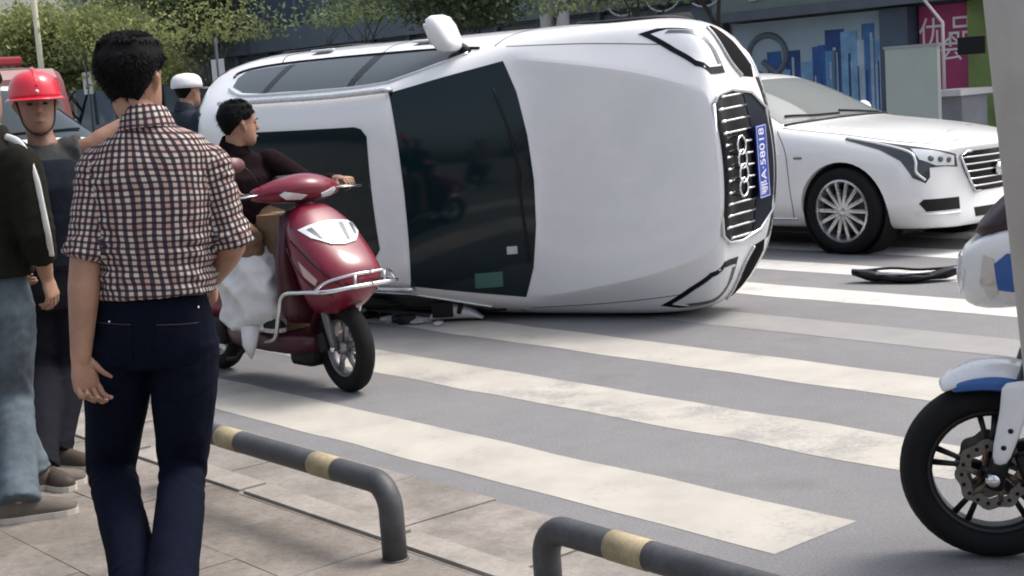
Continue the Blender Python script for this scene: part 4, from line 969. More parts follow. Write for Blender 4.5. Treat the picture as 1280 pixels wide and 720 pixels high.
def add_head(bm, F):
    ring_loft(bm, [[headpt(F, 2 * math.pi * k / 24, z[0]) for k in range(24)] for z in HEADP])
    tube(bm, [F(0, .084, .62 * HH), F(0, .098, .52 * HH), F(0, .109, .42 * HH), F(0, .098, .385 * HH)], [.008, .010, .0145, .009], 8)
    tube(bm, [F(-.045, .080, .655 * HH), F(0, .092, .66 * HH), F(.045, .080, .655 * HH)], [.006, .009, .006], 6)
    tube(bm, [F(-.022, .088, .235 * HH), F(0, .097, .24 * HH), F(.022, .088, .235 * HH)], [.006, .0095, .006], 6)
    for s in (-1, 1):
        tube(bm, [F(s * .070, .004, .40 * HH), F(s * .081, -.006, .47 * HH), F(s * .087, -.014, .56 * HH), F(s * .080, -.010, .62 * HH)], [.009, .011, .013, .009], 8, dome=True)
def add_neck(bm, F, base): tube(bm, [V(base), (V(base) + F(0, -.02, .03)) / 2, F(0, -.02, .05), F(0, -.015, .12)], [.068, .056, .055, .052], 14)
def add_hand(bm, fb, wr, d, pn, thumb, sc=1., curl=(.35, .5, .4), spread=1.):
    """d: along hand; pn: palm normal; thumb: unit vector toward the thumb side. palm into bm, fingers into fb"""
    d = V(d).normalized(); pn = V(pn); pn = (pn - d * pn.dot(d)).normalized(); l = V(thumb); l = (l - d * l.dot(d) - pn * l.dot(pn)).normalized()
    wr = V(wr); rings = []
    for f, hw, th in ((-.02, .027, .020), (.15, .030, .019), (.5, .039, .017), (.85, .041, .014), (1., .038, .011)):
        c = wr + d * (.088 * f * sc)
        rings.append([c + l * (math.cos(a) * hw * sc) + pn * (math.sin(a) * th * sc) for a in [2 * math.pi * k / 14 for k in range(14)]])
    ring_loft(bm, rings)
    for i, (o, L) in enumerate(((.029, .070), (.0105, .079), (-.0095, .074), (-.0285, .058))):
        p = wr + d * (.080 - .004 * abs(i - 1.2)) * sc + l * o * sc; dd = (d + l * (o * 1.1 * spread)).normalized(); pts = [p - dd * .02 * sc, p]; a = 0.
        for k, seg in enumerate((.45, .32, .26)):
            a += curl[k] * (1 + .12 * i); q = dd * math.cos(a) + pn * math.sin(a); p = p + q * (L * seg * sc); pts.append(p)
        tube(fb, pts, [.0088 * sc, .0092 * sc, .0086 * sc, .0078 * sc, .0062 * sc], 9, dome=True)
    p = wr + d * .022 * sc + l * .026 * sc + pn * .006 * sc; td = (d * .72 + l * .55 + pn * .42).normalized(); pts = [p - td * .015, p]
    for k, (seg, bend) in enumerate(((.042, 0), (.032, -.25), (.026, -.35))):
        tdd = (td + (-l) * (-bend * 1.3) * -1 + d * .25 * k).normalized(); p = p + tdd * seg * sc; pts.append(p)
    tube(fb, pts, [.013 * sc, .0125 * sc, .0112 * sc, .0098 * sc, .007 * sc], 9, dome=True)
def sect(F, c, a, b, p=.9, n=24):
    """super-ellipse ring in the r/f plane of F about world point c"""
    return [V(c) + F.r * (a * math.copysign(abs(math.cos(t)) ** p, math.cos(t))) + F.f * (b * math.copysign(abs(math.sin(t)) ** p, math.sin(t))) for t in [2 * math.pi * k / n for k in range(n)]]
def hair_mesh(F, hl, thick=.016, seed=1, strands=900, slen=.03, amp=.006):
    n = 40; rows = 13; bm = bmesh.new(); grid = []
    for j in range(rows):
        row = []
        for k in range(n):
            a = 2 * math.pi * k / n; z0 = hl(a); f = j / (rows - 1); z = z0 + (1.0 - z0) * math.sin(f * math.pi / 2)
            of = thick * min(1, .25 + f * 2.2) + (.009 * f * f); p = headpt(F, a, z, of); nn = (p - F(0, -.01, .6 * HH)).normalized()
            p += nn * (noise.fractal(p * 38 + V((seed, 0, 0)), 1, 2, 3) * amp); row.append(bm.verts.new(p))
        grid.append(row)
    for A, B in zip(grid, grid[1:]):
        for k in range(n): bm.faces.new((A[k], A[(k + 1) % n], B[(k + 1) % n], B[k]))
    bm.faces.new(grid[-1])
    inn = [bm.verts.new(headpt(F, 2 * math.pi * k / n, hl(2 * math.pi * k / n) + .02, -.006)) for k in range(n)]
    for k in range(n): bm.faces.new((inn[k], inn[(k + 1) % n], grid[0][(k + 1) % n], grid[0][k]))
    bmesh.ops.recalc_face_normals(bm, faces=bm.faces)
    g = random.Random(seed)
    for i in range(strands):
        a = g.uniform(0, 6.283); z0 = hl(a); f = g.random() ** .55; z = z0 + (1.0 - z0) * math.sin(f * math.pi / 2)
        p = headpt(F, a, z, thick * min(1, .3 + f * 2.2) + .009 * f * f); nn = (p - F(0, -.01, .55 * HH)).normalized()
        dn = (-F.u + nn * g.uniform(.3, .9) + F.r * g.uniform(-.5, .5) + F.f * g.uniform(-.4, .4))
        if f > .75:
            dn = F.r * g.uniform(-1, 1) + F.f * g.uniform(-1, 1); dn = dn - nn * dn.dot(nn); dn = dn.normalized() + nn * g.uniform(.15, .6)
        dn.normalize(); sd_ = dn.cross(nn).normalized() * g.uniform(.0015, .0035); L = slen * g.uniform(.4, 1)
        q = p + dn * L
        bm.faces.new([bm.verts.new(x) for x in (p - sd_ - nn * .003, p + sd_ - nn * .003, q)])
    return bm
HL_SHORT = lambda a: (.80 if math.cos(a) > .55 else (.62 + .18 * max(0, math.cos(a)) if math.cos(a) > -.05 else (.60 + .34 * math.cos(a))))
def shoe(parent, ankle, toe, m, sole_m, L=.275, h=.085):
    an = V(ankle); d = V(toe); d.z = 0; d.normalize(); l = V((-d.y, d.x, 0)); base = V((an.x, an.y, an.z - .085)) - d * .075
    bm = bmesh.new(); rings = []
    for f, hw, ht in ((0, .024, .055), (.06, .034, .082), (.2, .039, .095), (.36, .040, .088), (.52, .043, .066), (.7, .048, .053), (.86, .044, .043), (.96, .030, .034), (1., .014, .024)):
        c = base + d * (L * f) + V((0, 0, .018))
        rings.append([c + l * (hw * math.cos(t)) + V((0, 0, max(0, math.sin(t)) * ht + min(0, math.sin(t)) * .004)) for t in [2 * math.pi * k / 14 for k in range(14)]])
    ring_loft(bm, rings); bmesh.ops.recalc_face_normals(bm, faces=bm.faces); s = obj('shoe', bm, m, parent)
    bm = bmesh.new(); rings = []
    for f, hw in ((-.01, .020), (.05, .036), (.25, .041), (.5, .044), (.7, .051), (.86, .047), (.97, .031), (1.01, .014)):
        c = base + d * (L * f); rings.append([c + l * hw, c + l * hw + V((0, 0, .022)), c - l * hw + V((0, 0, .022)), c - l * hw])
    ring_loft(bm, rings); bmesh.ops.recalc_face_normals(bm, faces=bm.faces); obj('sole', bm, sole_m, s, False)
    for q in range(4):
        f = .40 + .075 * q; hh = .018 + (.080 - .020 * q); c = base + d * (L * f) + V((0, 0, hh))
        obj('lace', tube(bmesh.new(), [c - l * .026 - Z_ * .012, c + Z_ * .003, c + l * .026 - Z_ * .012], .0035, 5), sole_m, s)
    obj('shoe_collar', tube(bmesh.new(), [base + d * (L * .20) + V((0, 0, .112)) + d * (.048 * math.cos(a)) + l * (.036 * math.sin(a)) for a in [2 * math.pi * k / 14 for k in range(15)]], .008, 6), BLACKP, s); return s
SKIN = mat('skin', (.40, .225, .155), .55, var=.16, vscale=7, bump=.2, bscale=90, stain=.12, sscale=6)
SKIND = mat('skin_tanned', (.30, .165, .115), .55, var=.16, vscale=9, bump=.2, bscale=90, stain=.12, sscale=8)
HAIR = mat('black_hair', (.005, .005, .006), .8, var=.3, vscale=60, spec=.15)
EYEM = mat('eye_dark', (.02, .015, .013), .3); LIPM = mat('lips', (.26, .11, .09), .5)

def assign_cloth_uv(me, bones):
    """bones: list of (p0, p1, right, fwd, a, b): per-face nearest bone, UV = metres round and along"""
    uv = me.uv_layers.new(name='cloth'); tabs = []
    for p0, p1, r, f, a, b in bones:
        t = [0.]; N_ = 128
        for i in range(N_):
            x = 2 * math.pi * (i + .5) / N_; t.append(t[-1] + math.hypot(a * math.sin(x), b * math.cos(x)) * 2 * math.pi / N_)
        tabs.append(t)
    def dist(p, bn):
        ab = bn[1] - bn[0]; t = max(0, min(1, (p - bn[0]).dot(ab) / ab.length_squared)); q = p - (bn[0] + ab * t)
        return math.hypot(q.dot(bn[2]) / bn[4], q.dot(bn[3]) / bn[5]) + abs((p - bn[0]).dot(ab) / ab.length_squared - t) * 3
    for pl in me.polygons:
        c = pl.center; bi = min(range(len(bones)), key=lambda i: dist(c, bones[i])); p0, p1, r, f, a, b = bones[bi]; ax = (p1 - p0).normalized(); tot = tabs[bi][-1]
        us = []
        for li in pl.loop_indices:
            p = me.vertices[me.loops[li].vertex_index].co; q = p - p0
            ang = (math.atan2(q.dot(f) / b, q.dot(r) / a) + math.pi / 2 + math.pi) % (2 * math.pi)   # seam at the front
            i = ang / (2 * math.pi) * 128; k = int(i); uu = tabs[bi][k] + (tabs[bi][min(128, k + 1)] - tabs[bi][k]) * (i - k)
            us.append([uu, q.dot(ax), li])
        if max(u[0] for u in us) - min(u[0] for u in us) > tot / 2:
            for u in us:
                if u[0] < tot / 2: u[0] += tot
        for u in us:
            q = me.vertices[me.loops[u[2]].vertex_index].co
            uv.data[u[2]].uv = (u[0] + bi * .13 + .007 * noise.noise(q * 6) + .003 * noise.noise(q * 17), u[1] + .009 * noise.noise(q * 5 + V((9, 0, 0))) + .003 * noise.noise(q * 15 + V((3, 0, 0))))
def plaid():
    m = bpy.data.materials.new('checked_cloth'); m.use_nodes = True; t = m.node_tree; b = t.nodes['Principled BSDF']
    u = t.nodes.new('ShaderNodeUVMap'); u.uv_map = 'cloth'; sp = t.nodes.new('ShaderNodeSeparateXYZ'); t.links.new(u.outputs[0], sp.inputs[0])
    def stripe(sock, per, wid, ph=0.):
        a = t.nodes.new('ShaderNodeMath'); a.operation = 'MULTIPLY_ADD'; a.inputs[1].default_value = 1 / per; a.inputs[2].default_value = ph; t.links.new(sock, a.inputs[0])
        f = t.nodes.new('ShaderNodeMath'); f.operation = 'FRACT'; t.links.new(a.outputs[0], f.inputs[0])
        l = t.nodes.new('ShaderNodeMapRange'); l.interpolation_type = 'SMOOTHSTEP'
        s_ = t.nodes.new('ShaderNodeMath'); s_.operation = 'SUBTRACT'; s_.inputs[1].default_value = .5; t.links.new(f.outputs[0], s_.inputs[0])
        ab = t.nodes.new('ShaderNodeMath'); ab.operation = 'ABSOLUTE'; t.links.new(s_.outputs[0], ab.inputs[0])
        l.inputs['From Min'].default_value = wid / 2 - .05; l.inputs['From Max'].default_value = wid / 2 + .05; l.inputs['To Min'].default_value = 1; l.inputs['To Max'].default_value = 0
        t.links.new(ab.outputs[0], l.inputs['Value']); return l.outputs[0]
    def mix(fac_, A, B):
        x = t.nodes.new('ShaderNodeMix'); x.data_type = 'RGBA'
        for i, q in ((0, fac_), (6, A), (7, B)):
            if hasattr(q, 'links'): t.links.new(q, x.inputs[i])
            else: x.inputs[i].default_value = q
        return x.outputs[2]
    def mul(a, k):
        x = t.nodes.new('ShaderNodeMath'); x.operation = 'MULTIPLY'; x.inputs[1].default_value = k; t.links.new(a, x.inputs[0]); return x.outputs[0]
    P_ = .0185
    c = mix(mul(stripe(sp.outputs[0], P_ * 3, .34, .2), .35), (.56, .485, .43, 1), (.30, .14, .10, 1))
    c = mix(mul(stripe(sp.outputs[1], P_ * 3, .34, .6), .35), c, (.36, .13, .11, 1))
    c = mix(mul(stripe(sp.outputs[0], P_, .50), .92), c, (.022, .020, .038, 1))
    c = mix(mul(stripe(sp.outputs[1], P_, .42), .86), c, (.030, .020, .032, 1))
    t.links.new(c, b.inputs['Base Color']); b.inputs['Roughness'].default_value = .9; b.inputs['Specular IOR Level'].default_value = .1
    tc = t.nodes.new('ShaderNodeTexCoord'); n2 = t.nodes.new('ShaderNodeTexNoise'); n2.inputs['Scale'].default_value = 14; n2.inputs['Detail'].default_value = 4
    t.links.new(tc.outputs['Object'], n2.inputs['Vector']); bp = t.nodes.new('ShaderNodeBump'); bp.inputs['Strength'].default_value = .35; bp.inputs['Distance'].default_value = .02
    t.links.new(n2.outputs['Fac'], bp.inputs['Height']); t.links.new(bp.outputs[0], b.inputs['Normal']); return m
def cloth(name, c, var=.25, vs_=18, rough=.9): return mat(name, c, rough, var=var, vscale=vs_, bump=.35, bscale=22, spec=.08)

def folds(me, pts, amp):
    """soft creases gathered round given points (elbow, knee, crotch ...): list of (point, radius, axis)"""
    co, no = verts_of(me); out_ = []
    for c, n in zip(co, no):
        d_ = 0.
        for p, r, ax in pts:
            q = c - p; L = q.length
            if L < r:
                k = (1 - L / r) ** 1.2; h = q.dot(ax); s = q - ax * h
                d_ += k * math.sin(h * 115 + noise.noise(c * 13) * 4.2 + s.x * 30)
        out_ += list(c + n * (amp * d_))
    me.vertices.foreach_set('co', out_); me.update()

def person(label, J, cfg, group=None, parts_res=.009):
    root = thing('person', label, 'person', (0, 0, 0), 0, group)
    F = Frame(J['pelvis'], J['fwd']); FC = Frame(J['chest'], J.get('fwdc', J['fwd']), J.get('upc', (0, 0, 1))); FH = Frame(J['head'], J['face'], J.get('uph', (0, 0, 1)))
    sk = cfg.get('skin', SKIN); hs_ = cfg.get('hs', 1.)
    # ---- body, one surface
    bm = bmesh.new(); fb = bmesh.new()
    add_head(bm, FH); add_neck(bm, FH, J['neck'])
    tr = [sect(F, J['pelvis'], .14, .09), sect(F, J['waist'], .13, .085), sect(FC, J['chest'], .15, .095), sect(FC, V(J['neck']) - FC.u * .09, .10, .05), sect(FC, J['neck'], .05, .048)]
    ring_loft(bm, tr)
    for s in 'LR':
        tube(bm, [V(J['sh' + s]).lerp(V(J['chest']), .22) - Z_ * .03, V(J['sh' + s]).lerp(V(J['el' + s]), .3), (V(J['sh' + s]) + V(J['el' + s])) / 2, J['el' + s]], [.035, .038, .042, .041], 12, dome=True)
        e, w_ = V(J['el' + s]), V(J['wr' + s]); tube(bm, [e, e.lerp(w_, .3), e.lerp(w_, .7), w_], [x * cfg.get('fa', 1.) for x in (.041, .043, .034, .027)], 12, dome=True)
        tube(bm, [J['hp' + s], J['kn' + s], J['an' + s]], [.075, .050, .036], 12, dome=True)
        hd = J.get('hand' + s)
        if hd: add_hand(bm, fb, J['wr' + s], *hd, sc=hs_, curl=cfg.get('curl' + s, (.35, .5, .4)))
    me = voxel(bm, cfg.get('vb', .008), 3, .4)
    b2 = bmesh.new(); b2.from_mesh(me); tmp = to_mesh(fb); b2.from_mesh(tmp); bmesh.ops.recalc_face_normals(b2, faces=b2.faces)
    obj('body', b2, sk, root)
    # ---- face
    if cfg.get('face', True):
        for s in (-1, 1):
            M = Matrix.Translation(FH(s * .031, .083, .565 * HH)); bm = bmesh.new(); bmesh.ops.create_uvsphere(bm, u_segments=12, v_segments=8, radius=1)
            for v in bm.verts: v.co = FH(s * .031, .0815, .565 * HH) + FH.r * v.co.x * .0135 + FH.f * v.co.y * .006 + FH.u * v.co.z * .0052
            obj('eye', bm, EYEM, root)
            obj('eyebrow', tube(bmesh.new(), [FH(s * .014, .096, .648 * HH), FH(s * .032, .0955, .665 * HH), FH(s * .05, .083, .65 * HH)], [.0035, .0045, .002], 6), HAIR, root)
        obj('mouth', tube(bmesh.new(), [FH(-.023, .0905, .238 * HH), FH(0, .1035, .243 * HH), FH(.023, .0905, .238 * HH)], [.003, .0062, .003], 6), LIPM, root)
    if cfg.get('hair', True): obj('hair', hair_mesh(FH, cfg.get('hl', HL_SHORT), cfg.get('hth', .016), cfg.get('seed', 1), cfg.get('strands', 500), cfg.get('slen', .028), cfg.get('hamp', .006)), HAIR, root)
    # ---- shirt
    k = cfg.get('bulk', 1.); bm = bmesh.new(); hem = V(J['hem'])
    tor = [(F, hem, .187 * k, .128 * k), (F, V(J['waist']), .176 * k, .124 * k), (FC, V(J['chest']) - FC.u * .06, .186 * k, .128 * k), (FC, V(J['chest']) + FC.u * .04, .194 * k, .124 * k),
           (FC, V(J['neck']) - FC.u * .10, .188 * k, .108 * k), (FC, V(J['neck']) - FC.u * .045, .160 * k, .088 * k), (FC, V(J['neck']) - FC.u * .005, .085, .072), (FC, V(J['neck']) + FC.u * .015, .070, .064)]
    ring_loft(bm, [sect(f_, c, a, b, .86) for f_, c, a, b in tor])
    sl = cfg.get('sleeve', 1.); bones = [(hem, V(J['neck']), FC.r, FC.f, .19, .126)]; fp = []
    for s in 'LR':
        S_, E_, W_ = V(J['sh' + s]), V(J['el' + s]), V(J['wr' + s]); r0, r1, r2 = [x * k for x in cfg.get('slr', (.074, .063, .052))]
        if sl <= 1:
            end = S_.lerp(E_, sl); pts = [S_, S_.lerp(end, .35), S_.lerp(end, .7), end]; rr = [r0, r0 * .98, (r0 + r1) / 2, r1]
        else:
            end = E_.lerp(W_, sl - 1); pts = [S_, S_.lerp(E_, .5), E_, E_.lerp(end, .5), end]; rr = [r0, (r0 + r1) / 2, r1, (r1 + r2) / 2, r2]
        tube(bm, [S_, S_ + (pts[1] - S_) * .05], [r0 * .97, r0 * .98], 16, dome=True)
        tube(bm, pts, rr, 16); ax = (pts[-1] - pts[0]).normalized(); rf = ax.orthogonal().normalized(); bones.append((pts[0], pts[-1], rf, ax.cross(rf), rr[0], rr[0]))
        if cfg.get('cuff'):
            d_ = (pts[-1] - pts[-2]).normalized()
            tube(bm, [end - d_ * .055, end - d_ * .03, end, end + d_ * .012], [rr[-1] + .002, rr[-1] + .010, rr[-1] + .010, rr[-1] + .002], 16)
        fp += [(E_, .17, (E_ - S_).normalized()), (S_ + (E_ - S_) * .15, .12, (E_ - S_).normalized())]
    me = voxel(bm, parts_res, 5, .5); displace(me, .006 * k, 5.5, cfg.get('seed', 1), (1, 1, .7)); fp += [(V(J['waist']) + FC.r * .12, .22, FC.u), (V(J['waist']) - FC.r * .12, .22, FC.u)]
    folds(me, fp, cfg.get('fold', .0035)); 
    if cfg.get('plaid'): assign_cloth_uv(me, bones)
    shirt = link('shirt', me, root, cfg['shirt'])
    for p in me.polygons: p.use_smooth = True
    if cfg.get('collar', True):
        bm = bmesh.new(); rings = []
        for dz, rr, tilt in ((-.012, .073, 0), (.020, .066, 0), (.043, .062, 0), (.046, .066, 0), (.018, .078, 0), (-.016, .088, 0)):
            c = V(J['neck']) + FC.u * (dz + .004); rings.append([p + FC.u * (.016 * -math.sin(2 * math.pi * q / 24)) * (1 if dz > 0 else .6) for q, p in enumerate(sect(FC, c - FC.f * .0, rr, rr * .93, 1., 24))])
        ring_loft(bm, rings, cap=False); cm = to_mesh(bm)
        if cfg.get('plaid'): assign_cloth_uv(cm, [(V(J['neck']) - FC.u * .1, V(J['neck']) + FC.u * .1, FC.r, FC.f, .07, .065)])
        link('collar', cm, shirt, cfg['shirt'])
    # ---- trousers
    bm = bmesh.new(); wr_ = cfg.get('tr', (.098, .070, .056)); pv = V(J['pelvis'])
    ring_loft(bm, [sect(F, pv - F.u * .11, .165, .122, .85), sect(F, pv - F.u * .04, .188, .134, .85), sect(F, pv + F.u * .05, .180, .126, .85), sect(F, pv + F.u * .11, .168, .116, .85)])
    fp = []
    for s in 'LR':
        H_, K_, A_ = V(J['hp' + s]), V(J['kn' + s]), V(J['an' + s]); e_ = K_.lerp(A_, cfg.get('trl', 1.07))
        tube(bm, [H_ + F.u * .02, H_.lerp(K_, .33), H_.lerp(K_, .7), K_, K_.lerp(e_, .35), K_.lerp(e_, .75), e_], [wr_[0], wr_[0] * .97, wr_[0] * .83, wr_[1], wr_[1] * .99, wr_[2] * 1.04, wr_[2] * 1.08], 18)
        fp += [(K_, .2, (A_ - K_).normalized()), (e_, .16, (A_ - K_).normalized()), (H_ - F.u * .06, .16, (K_ - H_ + F.r * .1).normalized())]
    me = voxel(bm, parts_res, 5, .5); displace(me, .005, 6, cfg.get('seed', 1) + 5, (1, 1, .6)); folds(me, fp, .004)
    for p in me.polygons: p.use_smooth = True
    link('trousers', me, root, cfg['trousers'])
    if cfg.get('belt'):
        bm = bmesh.new(); c = pv + F.u * .085
        ring_loft(bm, [sect(F, c - F.u * .018, .178, .126, .85), sect(F, c - F.u * .018, .183, .131, .85), sect(F, c + F.u * .018, .182, .130, .85), sect(F, c + F.u * .018, .177, .125, .85)], closed=True); obj('belt', bm, BLACKP, root)
    for s in 'LR': shoe(root, J['an' + s], J['toe' + s], cfg.get('shoe', BLACKP), cfg.get('sole', mat('sole_pale', (.45, .42, .38), .7)))
    return root, FH, FC, F

# ---- the man walking away in the checked shirt
YA = 4.34
def pA(x, y, dy=0.): return at(x, y, YA + dy)
JA = dict(fwd=(.10, 1, 0), face=(.35, 1, 0), uph=(.03, .06, 1), head=pA(170, 150, .02), neck=pA(184, 158, .0), chest=pA(190, 235, .0), waist=pA(195, 325, .0), hem=pA(196, 368, 0), pelvis=pA(193, 410, .01),
          shL=pA(122, 210, 0), elL=pA(107, 322, -.06), wrL=pA(101, 447, -.10), shR=pA(263, 206, 0), elR=pA(289, 305, .02), wrR=pA(262, 352, .25),
          hpL=pA(150, 432, 0), hpR=pA(232, 432, 0), knL=pA(139, 588, .09), knR=pA(229, 590, .02), toeL=(-.05, 1, 0), toeR=(.15, 1, 0),
          upc=(-.05, .03, 1))
JA['anL'] = gnd(172, 735, Z_P + .085); JA['anR'] = gnd(213, 752, Z_P + .085)
JA['handL'] = (V((.10, .02, -1)), V((.72, -.70, .1)), V((.70, .72, 0))); JA['handR'] = (V((-.1, .9, -.4)), V((-.9, .1, -.2)), V((0, .4, 1)))
PLAID = plaid(); NAVY = cloth('navy_denim', (.0042, .006, .0145), .3, 30)
manA, FHa, FCa, Fa = person('man in checked shirt and navy trousers walking away from us', JA, dict(shirt=PLAID, plaid=True, trousers=NAVY, sleeve=.98, cuff=True, slr=(.064, .062, .05), skin=SKIN, strands=6500, hth=.022, slen=.022, hamp=.006, seed=3, fold=.009, belt=False, vb=.006, curlL=(.45, .65, .5), hs=1.16, fa=1.14,
       shoe=mat('shoe_white', (.55, .55, .55), .6, var=.15), tr=(.106, .074, .072), face=False,
       hl=lambda a: (.82 if math.cos(a) > .55 else (.60 + .2 * max(0, math.cos(a)) if math.cos(a) > -.05 else .54 + .38 * math.cos(a)))), parts_res=.0075)

TB = Body([c for c in manA.children if c.name.startswith('trousers')][0].data)
for cx in (152, 231):
    pk = [pA(cx - 24, 398), pA(cx + 24, 398), pA(cx + 25, 442), pA(cx, 454), pA(cx - 25, 442)]
    po = patch('back_pocket', TB, pk, V((0, 1, 0)), NAVY, manA, .004, .006, .03)
    obj('pocket_stitch', tube(bmesh.new(), [TB.hit(p, V((0, 1, 0)))[0] - V((0, .0045, 0)) for p in spline([pk[0], pk[1]], 6)], .0012, 5), mat('stitch', (.05, .045, .05), .9), po)
for px, py in ((147, 396), (253, 380)):
    h, n = TB.hit(pA(px, py), V((0, 1, 0))); obj('rivet', lathe(bmesh.new(), [(.001, .004), (.004, .003), (.005, 0)], 8, Matrix.Translation(h) @ n.to_track_quat('Z', 'Y').to_matrix().to_4x4()), CHROME, manA)

# ---- man in the red hard hat
YB = 6.16
def pB(x, y, dy=0.): return at(x, y, YB + dy)
JB = dict(fwd=(.45, -1, 0), face=(.42, -1, -.03), head=pB(49, 168, -.02), neck=pB(54, 184), chest=pB(62, 235), waist=pB(68, 300), hem=pB(70, 335), pelvis=pB(71, 352),
          shR=pB(18, 194, -.06), elR=pB(12, 270, -.05), wrR=pB(28, 330, -.2), shL=pB(76, 194, .04), elL=pB(114, 182, .05), wrL=pB(158, 152, .12),
          hpR=pB(50, 365, 0), hpL=pB(90, 365, .02), knR=pB(55, 462, -.03), knL=pB(88, 462, 0), toeR=(.75, -.7, 0), toeL=(.9, -.4, 0))
JB['anR'] = gnd(54, 580, Z_P + .085); JB['anL'] = gnd(72, 560, Z_P + .085)
JB['handL'] = (V((1, .2, .35)), V((0, 0, -1)), V((0, 1, 0))); JB['handR'] = (V((.2, -.8, -.5)), V((.9, 0, 0)), V((0, -.3, 1)))
hb, FHb, FCb, Fb = person('man in red hard hat with arm stretched towards the scooter rider', JB, dict(shirt=cloth('grey_tee', (.055, .058, .058)), trousers=cloth('dark_trousers', (.012, .012, .017)), sleeve=.72, slr=(.072, .070, .05), skin=SKIND, hair=True, hth=.008, strands=200, seed=8,
       shoe=mat('shoe_brown', (.05, .036, .028), .7, var=.3), collar=False, tr=(.092, .072, .064)))
HATR = mat('hard_hat_red', (.60, .018, .040), .32, coat=.4, var=.06, vscale=8)
def hat_parts(FH, parent, m):
    bm = bmesh.new(); rings = []
    for z, k in ((.68, 1.), (.74, .995), (.85, .965), (.95, .91), (1.05, .80), (1.13, .62), (1.18, .38), (1.20, .12)):
        rings.append([FH(.108 * k * math.sin(a), -.008 + .128 * k * math.cos(a), z * HH) for a in [2 * math.pi * q / 32 for q in range(32)]])
    ring_loft(bm, rings); bmesh.ops.recalc_face_normals(bm, faces=bm.faces); h = obj('hard_hat', bm, m, parent)
    bm = bmesh.new(); R1 = []; 
    for (kx, ky, z, fr) in ((1.0, 1.0, .70, 0), (1.12, 1.10, .655, .018), (1.14, 1.12, .635, .020), (1.0, 1.0, .665, 0)):
        R1.append([FH(.108 * kx * math.sin(a), -.008 + .128 * ky * math.cos(a) + fr * max(0, math.cos(a)), z * HH) for a in [2 * math.pi * q / 32 for q in range(32)]])
    ring_loft(bm, R1, closed=True); bmesh.ops.recalc_face_normals(bm, faces=bm.faces); obj('brim', bm, m, h)
    obj('ridge', tube(bmesh.new(), [FH(0, .118 * math.cos(a) - .008, (.74 + .475 * math.sin(a)) * HH) for a in [math.pi * q / 12 for q in range(1, 12)]], .010, 8), m, h)
    obj('front_stud', lathe(bmesh.new(), [(.001, .006), (.006, .004), (.008, 0)], 10, Matrix.Translation(FH(0, .119, .79 * HH)) @ FH.f.to_track_quat('Z', 'Y').to_matrix().to_4x4()), mat('stud_white', (.7, .6, .6), .5), h)
    return h
hat_parts(FHb, hb, HATR)
obj('chin_strap', tube(bmesh.new(), spline([FHb(-.078, .01, .62 * HH), FHb(-.058, .05, .16 * HH), FHb(0, .082, -.012 * HH), FHb(.058, .05, .16 * HH), FHb(.078, .01, .62 * HH)], 5), .0035, 5), BLACKP, hb)
# open dark vest over the tee
bm = bmesh.new()
ring_loft(bm, [sect(Fb, V(JB['hem']) + Z_ * .0, .196, .138, .86), sect(Fb, JB['waist'], .187, .134, .86), sect(FCb, V(JB['chest']), .203, .139, .86), sect(FCb, V(JB['neck']) - Z_ * .10, .190, .118, .86), sect(FCb, V(JB['neck']) - Z_ * .05, .13, .095, .86)])
vm = voxel(bm, .010, 3); displace(vm, .006, 6, 2); vest = link('vest', vm, hb, cloth('vest_navy', (.014, .017, .026)))

# ---- man at the left edge
YC = 5.47
def pC(x, y, dy=0.): return at(x, y, YC + dy)
JC = dict(fwd=(.75, .75, 0), face=(.2, 1, 0), head=pC(-22, 158), neck=pC(-12, 172), chest=pC(-8, 235), waist=pC(-10, 305), hem=pC(-10, 345), pelvis=pC(-10, 375),
          shR=pC(26, 205, -.12), elR=pC(46, 292, -.14), wrR=pC(58, 345, -.06), shL=pC(-45, 200, .14), elL=pC(-62, 290, .16), wrL=pC(-52, 350, .28),
          hpR=pC(10, 388, -.06), hpL=pC(-25, 388, .06), knR=pC(16, 500, -.02), knL=pC(-2, 498, .12), toeR=(.95, .3, 0), toeL=(.95, .3, 0))
JC['anR'] = gnd(24, 622, Z_P + .085); JC['anL'] = gnd(40, 586, Z_P + .085)
JC['handR'] = (V((.15, .15, -1)), V((-.6, .2, 0)), V((.5, .8, 0))); JC['handL'] = (V((0, .3, -1)), V((.8, 0, 0)), V((0, 1, 0)))
JEANS = cloth('faded_jeans', (.105, .132, .155), .5, 6)
cc_, FHc, FCc, Fc = person('man in dark jacket with white sleeve stripe and faded jeans at left edge', JC, dict(shirt=cloth('dark_olive_jacket', (.015, .015, .012)), trousers=JEANS, sleeve=1.62, slr=(.078, .068, .056), bulk=1.03, seed=12, strands=500,
       shoe=mat('shoe_taupe', (.12, .098, .082), .75, var=.35), tr=(.100, .080, .072), skin=SKIN, vb=.007))
e_, s_, w_ = V(JC['elR']), V(JC['shR']), V(JC['wrR']); od = (V((.75, -.62, 0))).normalized()
STRIPE = cloth('stripe_white', (.62, .61, .58), .1)
obj('sleeve_stripe', tube(bmesh.new(), spline([V(JC['neck']) + V((.075, -.05, .0)), s_ + Z_ * .068 + od * .02, s_.lerp(e_, .2) + od * .076, s_.lerp(e_, .55) + od * .076, e_ + od * .072, e_.lerp(w_, .5) + od * .062], 6), .013, 8, flat=.5, ref=od), STRIPE, cc_)

